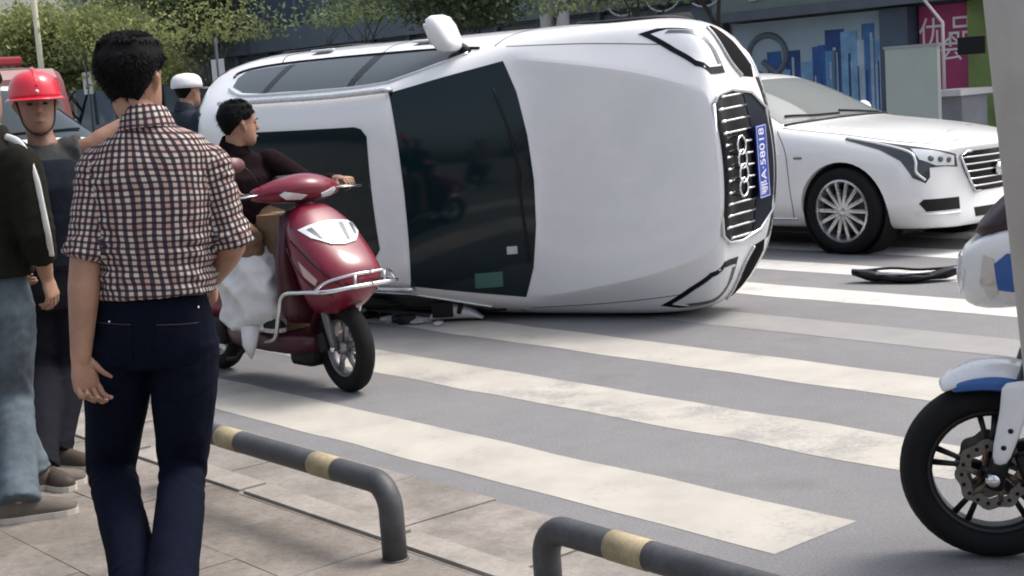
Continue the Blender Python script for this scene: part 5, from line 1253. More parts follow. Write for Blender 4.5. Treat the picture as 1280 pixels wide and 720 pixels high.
# ---- person in the white cap, far behind
YE = 11.3
def pE(x, y, dy=0.): return at(x, y, YE + dy)
o_ = pE(235, 150); gz = 0.
def loc_person(base, hdg, h=1.70):
    f = V((math.sin(hdg), math.cos(hdg), 0)); r = V((f.y, -f.x, 0)); b = V(base)
    P = lambda x, y, z: b + r * x + f * y + Z_ * (z * h / 1.7)
    J = dict(fwd=f, face=f, head=P(0, .03, 1.475), neck=P(0, -.02, 1.455), chest=P(0, 0, 1.24), waist=P(0, 0, 1.03), hem=P(0, 0, .90), pelvis=P(0, 0, .90), shL=P(-.18, -.01, 1.385), shR=P(.18, -.01, 1.385), elL=P(-.235, -.02, 1.10), elR=P(.235, -.02, 1.10), wrL=P(-.24, .06, .85), wrR=P(.24, .06, .85),
             hpL=P(-.09, 0, .87), hpR=P(.09, 0, .87), knL=P(-.10, .02, .48), knR=P(.10, .02, .48), anL=P(-.11, -.02, .085), anR=P(.11, -.02, .085), toeL=f, toeR=f, handL=(V((0, 0, -1)), r, f), handR=(V((0, 0, -1)), -r, f))
    return J, r, f
bE = pE(235, 150); JE, rE, fE = loc_person((bE.x, bE.y, 0), R_(40), 1.74)
ce, FHe, FCe, Fe = person('person in white cap standing behind the checked-shirt man\'s shoulder', JE, dict(shirt=cloth('dark_blue_jacket', (.03, .035, .05)), trousers=MATS['dark_trousers'], sleeve=1.9, slr=(.074, .06, .045), strands=0, hth=.008, hamp=.002, seed=20, vb=.012), parts_res=.014)
CAPW = mat('cap_white', (.68, .68, .70), .8, var=.06)
bm = bmesh.new(); rings = []
for z, k in ((.62, 1.), (.75, 1.), (.88, .95), (1.0, .80), (1.07, .55), (1.10, .15)): rings.append([FHe(.106 * k * math.sin(a), -.010 + .130 * k * math.cos(a), z * HH * 1.05) for a in [2 * math.pi * q / 24 for q in range(24)]])
ring_loft(bm, rings); bmesh.ops.recalc_face_normals(bm, faces=bm.faces); cp = obj('cap', bm, CAPW, ce)
bm = bmesh.new(); ring_loft(bm, [[FHe(.07 * math.cos(a) * (1 - .4 * t), .09 + .10 * t, (.66 - .05 * t) * HH + .004 * math.sin(a)) for a in [2 * math.pi * q / 16 for q in range(16)]] for t in (0, .5, 1)]); obj('peak', bm, CAPW, cp)

# ================================================================== SCOOTER AND RIDER
RED = mat('scooter_red', (.19, .008, .030), .34, stain=.15, sscale=4, coat=.35, var=.22, vscale=5)
MAROON = mat('scooter_maroon', (.055, .008, .016), .4, coat=.2, var=.2, vscale=8)
SEATB = mat('seat_vinyl', (.015, .014, .015), .5, bump=.2)
SH = R_(-48); sc0 = gnd(438, 489)
scm = Matrix.Translation(sc0) @ Matrix.Rotation(SH, 4, 'Z')
def SP(x, y, z): return scm @ V((x, y, z))
def slab_ring(x, z, hw, dep, tilt, n=20, p=.75):
    """horizontal-ish section: width hw, depth dep (front to back) about (x, z), tilted about y"""
    r = []
    for k in range(n):
        a = 2 * math.pi * k / n; u = math.copysign(abs(math.cos(a)) ** p, math.cos(a)); v_ = math.copysign(abs(math.sin(a)) ** p, math.sin(a))
        r.append(V((x + dep * u * math.cos(tilt), hw * v_, z + dep * u * math.sin(tilt))))
    return r
def sub_obj(name, bm, m, parent, lv=1):
    bmesh.ops.recalc_face_normals(bm, faces=bm.faces); me = evaluate(to_mesh(bm), [('SUBSURF', dict(levels=lv))])
    for p in me.polygons: p.use_smooth = True
    return link(name, me, parent, m)
def build_scooter():
    t = thing('red_scooter', 'dark red motor scooter with a white sack on its footboard', 'scooter', sc0, SH)
    r = .232; ST = R_(-6)
    def small_wheel(x, st_):
        w0 = bpy.data.objects.new('wheel', None); COL.objects.link(w0); w0.parent = t; w0.location = (x, 0, r); w0.rotation_euler = (0, 0, st_)
        M = Matrix.Rotation(R_(90), 4, 'X'); bm = bmesh.new()
        lathe(bm, [(.150, -.035), (.172, -.046), (.205, -.047), (.224, -.032), (r, -.010), (r, .010), (.224, .032), (.205, .047), (.172, .046), (.150, .035)], 44, M, closed=True)
        bmesh.ops.recalc_face_normals(bm, faces=bm.faces); obj('tyre', bm, RUBBER, w0)
        bm = bmesh.new(); lathe(bm, [(.154, -.034), (.154, .034), (.140, .030), (.138, -.030)], 36, M, closed=True); lathe(bm, [(.032, -.045), (.032, .045)], 18, M)
        for k in range(5):
            a = 2 * math.pi * k / 5 + .3
            tube(bm, [V((math.cos(a) * .025, .0, math.sin(a) * .025)), V((math.cos(a) * .09, 0, math.sin(a) * .09)), V((math.cos(a + .12) * .145, 0, math.sin(a + .12) * .145))], [.026, .018, .022], 8, flat=.7)
        bmesh.ops.recalc_face_normals(bm, faces=bm.faces); obj('rim', bm, mat('wheel_dull_alloy', (.30, .30, .31), .4, .7, var=.2), w0)
        bm = bmesh.new(); lathe(bm, [(.05, -.052), (.095, -.052), (.095, -.056), (.05, -.056)], 30, M, closed=True); obj('brake_disc', bm, CHROME, w0)
        return w0
    fw_ = small_wheel(0, ST); small_wheel(-1.24, 0)
    for s in (-1, 1):
        obj('fork_leg', tube(bmesh.new(), [V((0, s * .072, r - .01)), V((-.05, s * .074, r + .16)), V((-.13, s * .07, r + .40))], [.020, .024, .022], 12), mat('fork_grey', (.16, .16, .17), .35, .7), t)
        obj('axle_nut', lathe(bmesh.new(), [(.001, .014), (.014, .014), (.018, 0)], 8, Matrix.Translation(V((0, s * .085, r))) @ Matrix.Rotation(R_(-90 * s), 4, 'X')), CHROME, t)
    obj('brake_caliper', bx(bmesh.new(), (-.09, -.075, r + .03), (.07, .04, .10), Matrix.Rotation(-.3, 4, 'Y'), .01), BLACKP, t)
    # mudguard
    bm = bmesh.new(); rings = []
    for k in range(13):
        a = R_(62 + 120 * k / 12); c = V((math.cos(a), 0, math.sin(a))); o = V((0, 0, r))
        rings.append([o + c * (r + .018) + V((0, -.062, 0)), o + c * (r + .045) + V((0, -.045, 0)), o + c * (r + .052), o + c * (r + .045) + V((0, .045, 0)), o + c * (r + .018) + V((0, .062, 0)), o + c * (r + .012)])
    ring_loft(bm, rings); sub_obj('mudguard', bm, MAROON, t)
    # front shield with its beak
    secs = [(-.06, .40, .085, .10, .0), (.00, .47, .155, .155, .22), (.02, .54, .185, .20, .32), (-.01, .61, .20, .19, .42), (-.06, .69, .205, .155, .45), (-.12, .78, .20, .125, .40), (-.18, .87, .17, .10, .3), (-.22, .93, .12, .085, .2), (-.25, .97, .07, .06, .1)]
    bm = bmesh.new(); ring_loft(bm, [slab_ring(x, z, hw, d_, tl) for x, z, hw, d_, tl in secs]); shield = sub_obj('front_shield', bm, RED, t, 2); B = Body(shield.data)
    # inner leg shield
    bm = bmesh.new(); ring_loft(bm, [slab_ring(x, z, hw, d_, tl) for x, z, hw, d_, tl in ((-.27, .33, .19, .06, 0), (-.26, .5, .215, .06, 0), (-.27, .7, .215, .055, 0), (-.30, .88, .15, .05, 0), (-.31, .96, .08, .045, 0))]); sub_obj('leg_shield', bm, MAROON, t)
    HDm = V((-1, 0, -.12))
    hl = [(-.1, 0, .745), (-.1, .075, .755), (-.1, .145, .80), (-.1, .165, .85), (-.1, .12, .865), (-.1, .05, .875), (-.1, 0, .878), (-.1, -.05, .875), (-.1, -.12, .865), (-.1, -.165, .85), (-.1, -.145, .80), (-.1, -.075, .755)]
    lamp = patch('headlamp', B, hl, HDm, LENS, t, .008, .02, .03)
    for y in (-1, 1):
        patch('inner_lamp', B, [(-.1, y * .025, .765), (-.1, y * .045, .763), (-.1, y * .075, .858), (-.1, y * .045, .862)], HDm, LENSD, lamp, .0095, .004, .02)
        patch('inner_lamp', B, [(-.1, y * .095, .785), (-.1, y * .112, .79), (-.1, y * .138, .845), (-.1, y * .112, .852)], HDm, LENSD, lamp, .0095, .004, .02)
    for s in (-1, 1):
        SDv = V((-.75, -.65 * s, -.1))
        patch('indicator', B, [(0, s * .13, .60), (-.04, s * .175, .66), (-.07, s * .20, .70), (-.03, s * .20, .625), (.02, s * .165, .575)], SDv, mat('indicator_lens', (.50, .36, .36), .15, coat=1), t, .004, .01, .02)
        line('shield_seam', B, [(.12, s * .06, .56), (.02, s * .14, .66), (-.08, s * .17, .745), (-.14, s * .19, .80)], SDv, .004, DARK, t, 0)
        line('shield_seam', B, [(.10, s * .12, .52), (.0, s * .19, .58), (-.1, s * .2, .66), (-.18, s * .19, .76)], SDv, .005, MAROON, t, .002)
    # crash bar in bright tube
    for s in (-1, 1):
        obj('crash_bar', tube(bmesh.new(), spline([V((.26, 0, .575)), V((.245, s * .12, .572)), V((.17, s * .225, .56)), V((.03, s * .265, .555)), V((-.13, s * .27, .53)), V((-.20, s * .262, .42)), V((-.27, s * .25, .30)), V((-.40, s * .23, .265))], 6), .0115, 8), CHROME, t)
        obj('crash_bar_upper', tube(bmesh.new(), spline([V((.255, 0, .635)), V((.235, s * .10, .632)), V((.16, s * .20, .605)), V((.12, s * .245, .565))], 5), .008, 8), CHROME, t)
    for y in (-.09, .09): obj('bar_stay', tube(bmesh.new(), [V((.15, y, .58)), V((.25, y, .575)), V((.25, y, .63))], .009, 6), CHROME, t)
    # handlebar cowl
    HB = Matrix.Translation(V((-.29, 0, 1.035))) @ Matrix.Rotation(ST, 4, 'Z')
    bm = bmesh.new(); rings = []
    for y, xf, hx, hz, dz in ((-.26, -.055, .035, .028, -.005), (-.20, -.02, .075, .045, 0), (-.12, .02, .11, .066, .01), (0, .045, .125, .082, .02), (.12, .02, .11, .066, .01), (.20, -.02, .075, .045, 0), (.26, -.055, .035, .028, -.005)):
        rings.append([HB @ V((xf + hx * math.cos(a) - .02, y, dz + hz * math.sin(a))) for a in [2 * math.pi * k / 16 for k in range(16)]])
    ring_loft(bm, rings); cowl = sub_obj('handlebar_cowl', bm, RED, t, 2); CB = Body(cowl.data)
    for s in (-1, 1):
        patch('cowl_indicator', CB, [(0, s * .085, 1.02), (0, s * .20, 1.045), (0, s * .225, 1.03), (0, s * .19, 1.005), (0, s * .11, 1.0)], V((-1, -.25 * s, 0)), LENS, t, .005, .012, .02)
        pts = [HB @ V((-.06, s * .22, -.005)), HB @ V((-.085, s * .30, -.01)), HB @ V((-.115, s * .39, -.015))]
        obj('handlebar_grip', tube(bmesh.new(), pts, [.014, .018, .018], 10), BLACKP, t)
        obj('brake_lever', tube(bmesh.new(), [HB @ V((-.01, s * .22, 0)), HB @ V((-.02, s * .30, -.005)), HB @ V((-.055, s * .40, -.01))], .006, 6), CHROME, t)
        ms = [HB @ V((-.05, s * .20, .03)), HB @ V((-.06, s * .25, .12)), HB @ V((-.07, s * .30, .17))]
        if s < 0:
            mo = obj('mirror_stalk', tube(bmesh.new(), ms, .005, 6), BLACKP, t)
            bm = bmesh.new(); ring_loft(bm, [[ms[2] + V((q, .062 * math.cos(a) - .035, .040 * math.sin(a) - .01)) for a in [2 * math.pi * k / 16 for k in range(16)]] for q in (-.012, .012)]); obj('mirror_head', bm, mat('mirror_back', (.16, .07, .08), .4), mo)
    obj('dash', bx(bmesh.new(), HB @ V((-.085, 0, .05)), (.09, .17, .03), Matrix.Rotation(.5, 4, 'Y'), .01), BLACKP, t)
    obj('steering_neck', tube(bmesh.new(), [V((-.22, 0, .90)), V((-.27, 0, 1.0))], .05, 12), MAROON, t)
    # floor, body, seat
    bm = bmesh.new(); ring_loft(bm, [slab_ring(-.55, z, hw, d_, 0, p=.55) for z, hw, d_ in ((.17, .12, .36), (.21, .19, .40), (.285, .205, .42), (.305, .20, .41))]); sub_obj('footboard', bm, MAROON, t)
    obj('belly_pan', bx(bmesh.new(), (-.28, 0, .20), (.20, .22, .16), None, .04), BLACKP, t)
    bm = bmesh.new(); ring_loft(bm, [slab_ring(x, z, hw, d_, .05, p=.6) for x, z, hw, d_ in ((-1.05, .30, .13, .30), (-1.07, .42, .19, .40), (-1.09, .56, .20, .46), (-1.10, .66, .185, .50), (-1.10, .70, .17, .50))]); sub_obj('rear_body', bm, RED, t, 2)
    bm = bmesh.new(); ring_loft(bm, [slab_ring(x, z, hw, d_, .04, p=.6) for x, z, hw, d_ in ((-1.07, .705, .165, .45), (-1.07, .75, .175, .46), (-1.08, .79, .15, .43), (-1.08, .80, .08, .36))]); sub_obj('seat', bm, SEATB, t)
    obj('engine', bx(bmesh.new(), (-1.12, -.12, .27), (.42, .12, .16), None, .03), BLACKP, t); obj('muffler', tube(bmesh.new(), [V((-1.0, -.18, .24)), V((-1.15, -.19, .26)), V((-1.5, -.19, .33))], [.03, .05, .048], 12, dome=True), mat('muffler_steel', (.1, .1, .1), .4, .7), t)
    obj('centre_stand', tube(bmesh.new(), [V((-.72, -.14, .20)), V((-.80, -.17, .13)), V((-.88, -.18, .12))], .012, 6), BLACKP, t)
    patch('tail_lamp', Body(bpy.data.objects[[c for c in t.children if c.name.startswith('rear_body')][0].name].data), [(-1.5, .10, .58), (-1.5, -.10, .58), (-1.5, -.10, .66), (-1.5, .10, .66)], V((1, 0, 0)), MATS['tail_red'], t, .004, .01, .03)
    obj('cargo_rack', tube(bmesh.new(), spline([V((-1.45, .13, .72)), V((-1.72, .12, .76)), V((-1.76, 0, .76)), V((-1.72, -.12, .76)), V((-1.45, -.13, .72))], 5), .010, 6), CHROME, t)
    return t
scooter = build_scooter()
# white woven sack standing on the footboard
SACK = mat('woven_sack_white', (.60, .605, .61), .5, var=.10, vscale=6, bump=.35, bscale=16)
bm = bmesh.new(); rings = []
for z, hx, hy, ox, oy in ((.305, .10, .10, 0, 0), (.33, .16, .15, 0, 0), (.42, .19, .165, 0, -.005), (.54, .185, .165, .005, -.01), (.64, .17, .15, 0, -.01), (.71, .14, .12, -.02, 0), (.75, .10, .08, -.04, .01), (.79, .05, .05, -.06, .02), (.83, .075, .06, -.085, .03), (.84, .02, .02, -.09, .03)):
    rings.append([V((ox + hx * math.copysign(abs(math.cos(a)) ** .8, math.cos(a)), oy + hy * math.copysign(abs(math.sin(a)) ** .8, math.sin(a)), z)) for a in [2 * math.pi * k / 24 for k in range(24)]])
ring_loft(bm, rings); sm = voxel(bm, .011, 2)
_co, _no = verts_of(sm); _o = []
for c, n in zip(_co, _no): _o += list(c + n * (.014 * noise.noise(V((c.x * 4, c.y * 4, c.z * 3))) - .075 * abs(noise.noise(V((c.x * 5 + c.z * 3, c.y * 5, c.z * 3.0)))) ** .75 - .030 * abs(noise.noise(V((c.x * 11 - c.z * 5, c.y * 11, c.z * 8)))) + .028) if c.z > .33 else c)
sm.vertices.foreach_set('co', _o); sm.update()
for p in sm.polygons: p.use_smooth = True
sack = thing('white_sack', 'bulging white woven sack on the red scooter\'s footboard', 'sack', SP(-.545, -.14, .0), SH + R_(20)); sack.scale = (1.1, 1.05, 1.0)
so_ = link('bag', sm, sack, SACK); so_.rotation_euler = (0, 0, 0)
obj('tie', tube(bmesh.new(), [V((-.06 + .052 * math.cos(a), .02 + .052 * math.sin(a), .79)) for a in [2 * math.pi * k / 14 for k in range(15)]], .006, 5), mat('tie_green', (.10, .22, .16), .7), sack)
obj('loose_corner', tube(bmesh.new(), [V((.02, -.13, .34)), V((.03, -.165, .25)), V((.035, -.17, .18))], [.05, .035, .006], 8), SACK, sack)

# brown carton standing behind the sack
CART = mat('brown_cardboard', (.215, .135, .080), .85, var=.12, vscale=6, stain=.12, sscale=6)
carton = thing('cardboard_box', 'tall brown carton between the rider and the white sack', 'box', SP(-.455, .0, .306), SH + R_(6))
box('carton_body', (0, 0, .305), (.19, .24, .61), CART, carton, .004)
box('tape', (0, 0, .6115), (.192, .05, .003), mat('packing_tape', (.30, .22, .13), .35), carton)
# ---- rider
fs = V((math.cos(SH), math.sin(SH), 0)); hdR = SP(-.84, .0, 1.275)
JR = dict(fwd=fs, face=(1, .62, -.02), uph=(.06, 0, 1), head=hdR, neck=SP(-.87, -.02, 1.265), chest=SP(-.88, 0, 1.08), waist=SP(-.90, 0, .95), hem=SP(-.93, 0, .84), pelvis=SP(-.94, 0, .86), upc=tuple(fs * .18 + Z_),
          shL=SP(-.84, .18, 1.185), shR=SP(-.84, -.20, 1.185), elL=SP(-.62, .30, 1.03), elR=SP(-.62, -.30, 1.02), hpL=SP(-.90, .10, .85), hpR=SP(-.90, -.10, .85), knL=SP(-.48, .19, .80), knR=SP(-.50, -.20, .80), anL=SP(-.52, .15, .40), anR=SP(-.50, -.18, .40), toeL=fs, toeR=fs)
HBw = scm @ Matrix.Translation(V((-.29, 0, 1.035))) @ Matrix.Rotation(R_(-6), 4, 'Z')
JR['wrL'] = HBw @ V((-.185, .34, .025)); JR['wrR'] = HBw @ V((-.185, -.34, .025))
JR['handL'] = (fs + Z_ * .05, -Z_, V((-fs.y, fs.x, 0)) * -1); JR['handR'] = (fs + Z_ * .05, -Z_, V((-fs.y, fs.x, 0)))
rider, FHr, FCr, Fr = person('dark-haired rider in maroon jacket and khaki trousers on the red scooter', JR, dict(shirt=cloth('maroon_jacket', (.011, .006, .008), .3), trousers=cloth('khaki_trousers', (.165, .105, .065)), sleeve=1.86, slr=(.070, .060, .046), seed=31, strands=2600, hth=.015, hamp=.005, skin=SKIN,
       vb=.007, curlL=(.75, 1.0, .7), curlR=(.75, 1.0, .7), collar=True, shoe=BLACKP, tr=(.092, .072, .060)), parts_res=.0095)

# ================================================================== POLICE MOTORCYCLE (front end in view)
MW = mat('motorcycle_white', (.72, .73, .74), .3, coat=.6, var=.04); MB = mat('motorcycle_blue', (.012, .085, .32), .3, coat=.6)
mc0 = gnd(1243, 694); MH = math.atan2(.30, -.955)
def build_moto():
    t = thing('police_motorcycle', 'white and blue motorcycle with black front wheel at the right edge', 'motorcycle', mc0, MH)
    r = .268; w0 = bpy.data.objects.new('wheel', None); COL.objects.link(w0); w0.parent = t; w0.location = (0, 0, r)
    def mwheel(w0, hw, disc):
        M = Matrix.Rotation(R_(90), 4, 'X'); bm = bmesh.new()
        lathe(bm, [(.188, -hw * .8), (.205, -hw), (.235, -hw * .98), (.256, -hw * .62), (r, -hw * .18), (r, hw * .18), (.256, hw * .62), (.235, hw * .98), (.205, hw), (.188, hw * .8)], 56, M, closed=True)
        bmesh.ops.recalc_face_normals(bm, faces=bm.faces); obj('tyre', bm, RUBBER, w0)
        bm = bmesh.new(); lathe(bm, [(.192, -hw * .75), (.192, hw * .75), (.174, hw * .6), (.172, -hw * .6)], 44, M, closed=True); bmesh.ops.recalc_face_normals(bm, faces=bm.faces)
        lathe(bm, [(.036, -.055), (.036, .055)], 18, M)
        for k in range(5):
            for tw in (-.13, .13):
                a = 2 * math.pi * k / 5 + .25; a2 = a + tw
                tube(bm, [V((math.cos(a) * .03, 0, math.sin(a) * .03)), V((math.cos(a + tw * .8) * .10, 0, math.sin(a + tw * .8) * .10)), V((math.cos(a2 * 1.) * .18, 0, math.sin(a2) * .18))], [.013, .008, .010], 7)
        obj('rim', bm, mat('rim_black', (.02, .02, .022), .35, .3), w0)
        if disc:
            for s in (-1, 1):
                bm = bmesh.new(); R0 = []; R1 = []; n = 72
                for k in range(n):
                    a = 2 * math.pi * k / n; ro = .104 + .005 * math.cos(a * 9); ri = .070 + .004 * math.cos(a * 9)
                    R0.append((ro, ri, a))
                y0, y1 = s * .060, s * .065
                rings = []
                for sel, y in ((0, y0), (0, y1), (1, y1), (1, y0)): rings.append([V((q[sel] * math.cos(q[2]), y, q[sel] * math.sin(q[2]))) for q in R0])
                ring_loft(bm, rings, closed=True); bmesh.ops.recalc_face_normals(bm, faces=bm.faces); d = obj('brake_disc', bm, mat('disc_steel', (.17, .165, .16), .38, .8, var=.25, vscale=30), w0); sharp(d, 40)
                bm = bmesh.new()
                for k in range(6):
                    a = 2 * math.pi * k / 6; tube(bm, [V((.034 * math.cos(a), s * .061, .034 * math.sin(a))), V((.085 * math.cos(a + .25), s * .061, .085 * math.sin(a + .25)))], [.010, .008], 6)
                obj('disc_carrier', bm, mat('carrier_bronze', (.16, .11, .075), .4, .6), w0)
                bm = bmesh.new()
                for k in range(18): lathe(bm, [(.006, -.001), (.006, .001)], 8, Matrix.Translation(V((.088 * math.cos(k * .349), s * .0662, .088 * math.sin(k * .349)))) @ M)
                obj('disc_holes', bm, DARK, w0)
    mwheel(w0, .062, True)
    for s in (-1, 1):
        obj('fork_leg', tube(bmesh.new(), [V((.0, s * .098, r - .03)), V((-.03, s * .098, r + .08)), V((-.115, s * .098, r + .34))], [.027, .029, .029], 14), mat('fork_black', (.02, .02, .022), .35, .4), t)
        obj('fork_tube', tube(bmesh.new(), [V((-.115, s * .098, r + .34)), V((-.24, s * .098, r + .70))], .022, 12), CHROME, t)
        obj('brake_caliper', bx(bmesh.new(), (-.105, s * .075, r + .015), (.06, .05, .12), Matrix.Rotation(.3, 4, 'Y'), .012), BLACKP, t)
        obj('axle_cap', lathe(bmesh.new(), [(.001, .012), (.017, .012), (.022, 0)], 14, Matrix.Translation(V((0, s * .125, r))) @ Matrix.Rotation(R_(-90 * s), 4, 'X')), CHROME, t)
        # white fork guard
        bm = bmesh.new(); rings = []
        for z, x, hw in ((r + .04, -.018, .028), (r + .10, -.03, .040), (r + .18, -.055, .048), (r + .25, -.075, .062), (r + .30, -.09, .085)):
            rings.append([V((x + hw, s * .118, z)), V((x + hw * .6, s * .135, z)), V((x - hw * .6, s * .135, z)), V((x - hw, s * .118, z)), V((x, s * .112, z))])
        ring_loft(bm, rings); sub_obj('fork_guard', bm, MW, t)
        for q in range(2): obj('guard_bolt', lathe(bmesh.new(), [(.001, .004), (.007, .003), (.008, 0)], 10, Matrix.Translation(V((-.03 - .02 * q, s * .134, r + .10 + .05 * q))) @ Matrix.Rotation(R_(-90 * s), 4, 'X')), BLACKP, t)
    # front mudguard: white crown, blue flank
    def guard(a0, a1, prof, nm, m, lift=0.):
        bm = bmesh.new(); rings = []
        for k in range(15):
            f = k / 14; a = R_(a0 + (a1 - a0) * f); c = V((math.cos(a), 0, math.sin(a))); o = V((0, 0, r)); g_ = (math.sin(math.pi * min(1, max(0, f * .92 + .06))) ** .45)
            rings.append([o + c * (r + .012 + dr * g_ + lift) + V((0, y * (.35 + .65 * g_), 0)) for y, dr in prof])
        ring_loft(bm, rings); return sub_obj(nm, bm, m, t)
    guard(60, 150, [(-.098, -.005), (-.098, .020), (-.060, .055), (0, .068), (.060, .055), (.098, .020), (.098, -.005), (.06, .02), (0, .035), (-.06, .02)], 'front_mudguard', MW)
    for s in (-1, 1):
        guard(66, 138, [(s * .104, -.030), (s * .110, .0), (s * .098, .034), (s * .092, .0)], 'blue_flank', MB)
    # head cowl, lamp, screen
    bm = bmesh.new(); rings = []
    for x, z, hy, hz in ((.085, .865, .03, .04), (.065, .865, .085, .085), (.01, .88, .125, .115), (-.08, .90, .155, .125), (-.20, .90, .17, .12), (-.32, .87, .14, .10)):
        rings.append([V((x, hy * math.copysign(abs(math.cos(a)) ** .55, math.cos(a)), z + hz * math.copysign(abs(math.sin(a)) ** .6, math.sin(a)) + .3 * (abs(math.cos(a)) - .5) * hz)) for a in [2 * math.pi * k / 18 for k in range(18)]])
    ring_loft(bm, rings); cw = sub_obj('head_cowl', bm, MW, t, 1); B = Body(cw.data)
    patch('headlamp', B, [(.05, .06, .83), (.05, .075, .88), (.05, .045, .925), (.05, -.045, .925), (.05, -.075, .88), (.05, -.06, .83), (.05, 0, .80)], V((-1, 0, 0)), LENS, t, .004, .02, .03)
    for s in (-1, 1):
        patch('blue_panel', B, [(-.02, s * .2, .83), (-.0, s * .2, .89), (-.05, s * .2, .935), (-.28, s * .2, .93), (-.30, s * .2, .85), (-.2, s * .2, .81)], V((0, -s, 0)), MB, t, .004, .01, .03)
        patch('side_lamp', B, [(.055, s * .2, .85), (.04, s * .2, .93), (.01, s * .2, .92), (.0, s * .2, .82), (.03, s * .2, .80)], V((-.35, -s, 0)), mat('lamp_silver', (.55, .56, .58), .15, .6, coat=1), t, .005, .01, .03)
        hp = [V((-.26, s * .10, 1.02)), V((-.27, s * .26, 1.06)), V((-.36, s * .38, 1.04))]
        obj('handlebar', tube(bmesh.new(), spline(hp, 4), .012, 8), BLACKP, t); obj('grip', tube(bmesh.new(), [V((-.34, s * .35, 1.045)), V((-.40, s * .46, 1.03))], .018, 10), BLACKP, t)
        obj('lever', tube(bmesh.new(), [V((-.28, s * .30, 1.05)), V((-.30, s * .44, 1.03))], .007, 6), BLACKP, t)
        ms = obj('mirror_stalk', tube(bmesh.new(), spline([V((-.20, s * .16, 1.08)), V((-.16, s * .26, 1.16)), V((-.17, s * .33, 1.22))], 4), .008, 6), BLACKP, t)
        bm = bmesh.new(); ring_loft(bm, [[V((-.17 + q, s * .36 + hw * math.cos(a), 1.235 + hw * .62 * math.sin(a))) for a in [2 * math.pi * k / 16 for k in range(16)]] for q, hw in ((.05, .03), (.02, .075), (-.015, .085), (-.02, .07))]); obj('mirror_head', bm, mat('mirror_plum', (.06, .03, .04), .35), ms)
        obj('indicator', tube(bmesh.new(), [V((-.12, s * .16, .79)), V((-.12, s * .24, .775))], [.018, .024], 8, dome=True), BLACKP, t)
    bm = bmesh.new(); ring_loft(bm, [slab_ring(x, z, hw, d_, -.2, p=.7) for x, z, hw, d_ in ((-.08, .985, .12, .13), (-.09, 1.03, .125, .125), (-.15, 1.12, .12, .09), (-.22, 1.20, .09, .04))]); sub_obj('instrument_visor', bm, mat('visor_plum', (.035, .016, .022), .4), t, 1)
    bm = bmesh.new(); rings = []
    for f in (0, .35, .7, 1.):
        rings.append([V((-.02 - .20 * f - .09 * math.cos(a) ** 2 * 0 - .10 * abs(y) * 4, y * (1 - .25 * f), 1.0 + .24 * f)) for a, y in [(0, -.16), (0, -.08), (0, 0), (0, .08), (0, .16)]])
    for A, Bq in zip(rings, rings[1:]):
        for q in range(4): bm.faces.new([bm.verts.new(x) for x in (A[q], A[q + 1], Bq[q + 1], Bq[q])])
    bmesh.ops.remove_doubles(bm, verts=bm.verts, dist=.0005); bmesh.ops.solidify(bm, geom=bm.faces[:], thickness=.004); obj('windscreen', bm, mat('smoked_screen', (.05, .045, .05), .1, alpha=.75), t)
    # tank, seat, engine, rear wheel (mostly beyond the frame)
    bm = bmesh.new(); ring_loft(bm, [slab_ring(x, z, hw, d_, -.1, p=.7) for x, z, hw, d_ in ((-.62, .70, .13, .22), (-.62, .80, .17, .27), (-.63, .90, .16, .25), (-.64, .95, .09, .16))]); sub_obj('tank', bm, MW, t, 2)
    bm = bmesh.new(); ring_loft(bm, [slab_ring(x, z, hw, d_, .03, p=.6) for x, z, hw, d_ in ((-1.10, .70, .12, .30), (-1.10, .76, .14, .32), (-1.10, .80, .10, .28))]); sub_obj('seat', bm, SEATB, t)
    EG = mat('engine_grey', (.07, .07, .075), .5, .5, var=.3)
    obj('engine', bx(bmesh.new(), (-.66, 0, .36), (.40, .26, .24), None, .06), EG, t)
    obj('clutch_cover', lathe(bmesh.new(), [(.001, -.17), (.085, -.17), (.10, -.15), (.10, .15), (.085, .17), (.001, .17)], 28, Matrix.Translation(V((-.72, 0, .36))) @ Matrix.Rotation(R_(90), 4, 'X')), EG, t)
    for q in range(6): obj('cylinder_fin', bx(bmesh.new(), (-.52 + .012 * q, 0, .46 + .026 * q), (.19, .22, .010), Matrix.Rotation(.35, 4, 'Y'), .004), EG, t)
    obj('exhaust_pipe', tube(bmesh.new(), spline([V((-.42, .05, .52)), V((-.34, .06, .38)), V((-.45, .08, .22)), V((-.9, .14, .20)), V((-1.5, .17, .34))], 5), .026, 10), CHROME, t)
    bmt = bmesh.new(); ring_loft(bmt, [slab_ring(x, z, hw, d_, .12, p=.6) for x, z, hw, d_ in ((-1.28, .62, .07, .20), (-1.30, .70, .12, .30), (-1.32, .76, .11, .30))]); sub_obj('tail_fairing', bmt, MW, t)
    for s in (-1, 1):
        fo = [(-.20, .88), (-.46, .90), (-.74, .80), (-.66, .66), (-.50, .58), (-.40, .50), (-.30, .60), (-.24, .74)]; bmf = bmesh.new()
        ring_loft(bmf, [[V((x, s * (yy + .04 * math.sin((z - .5) * 6)), z)) for x, z in fo] for yy in (.135, .16)]); bmesh.ops.recalc_face_normals(bmf, faces=bmf.faces)
        bmesh.ops.bevel(bmf, geom=list(bmf.edges), offset=.006, segments=2, affect='EDGES'); sharp(obj('side_fairing', bmf, MW, t), 30)
        obj('fairing_stripe', tube(bmesh.new(), [V((-.28, s * .205, .80)), V((-.45, s * .212, .83)), V((-.66, s * .205, .78))], [.008, .022, .006], 8, flat=.3), MB, t); obj('frame_tube', tube(bmesh.new(), [V((-.26, s * .08, .86)), V((-.45, s * .14, .55)), V((-.9, s * .14, .36))], .022, 8), BLACKP, t)
        obj('swing_arm', tube(bmesh.new(), [V((-.85, s * .10, .36)), V((-1.36, s * .10, r))], .024, 8), BLACKP, t)
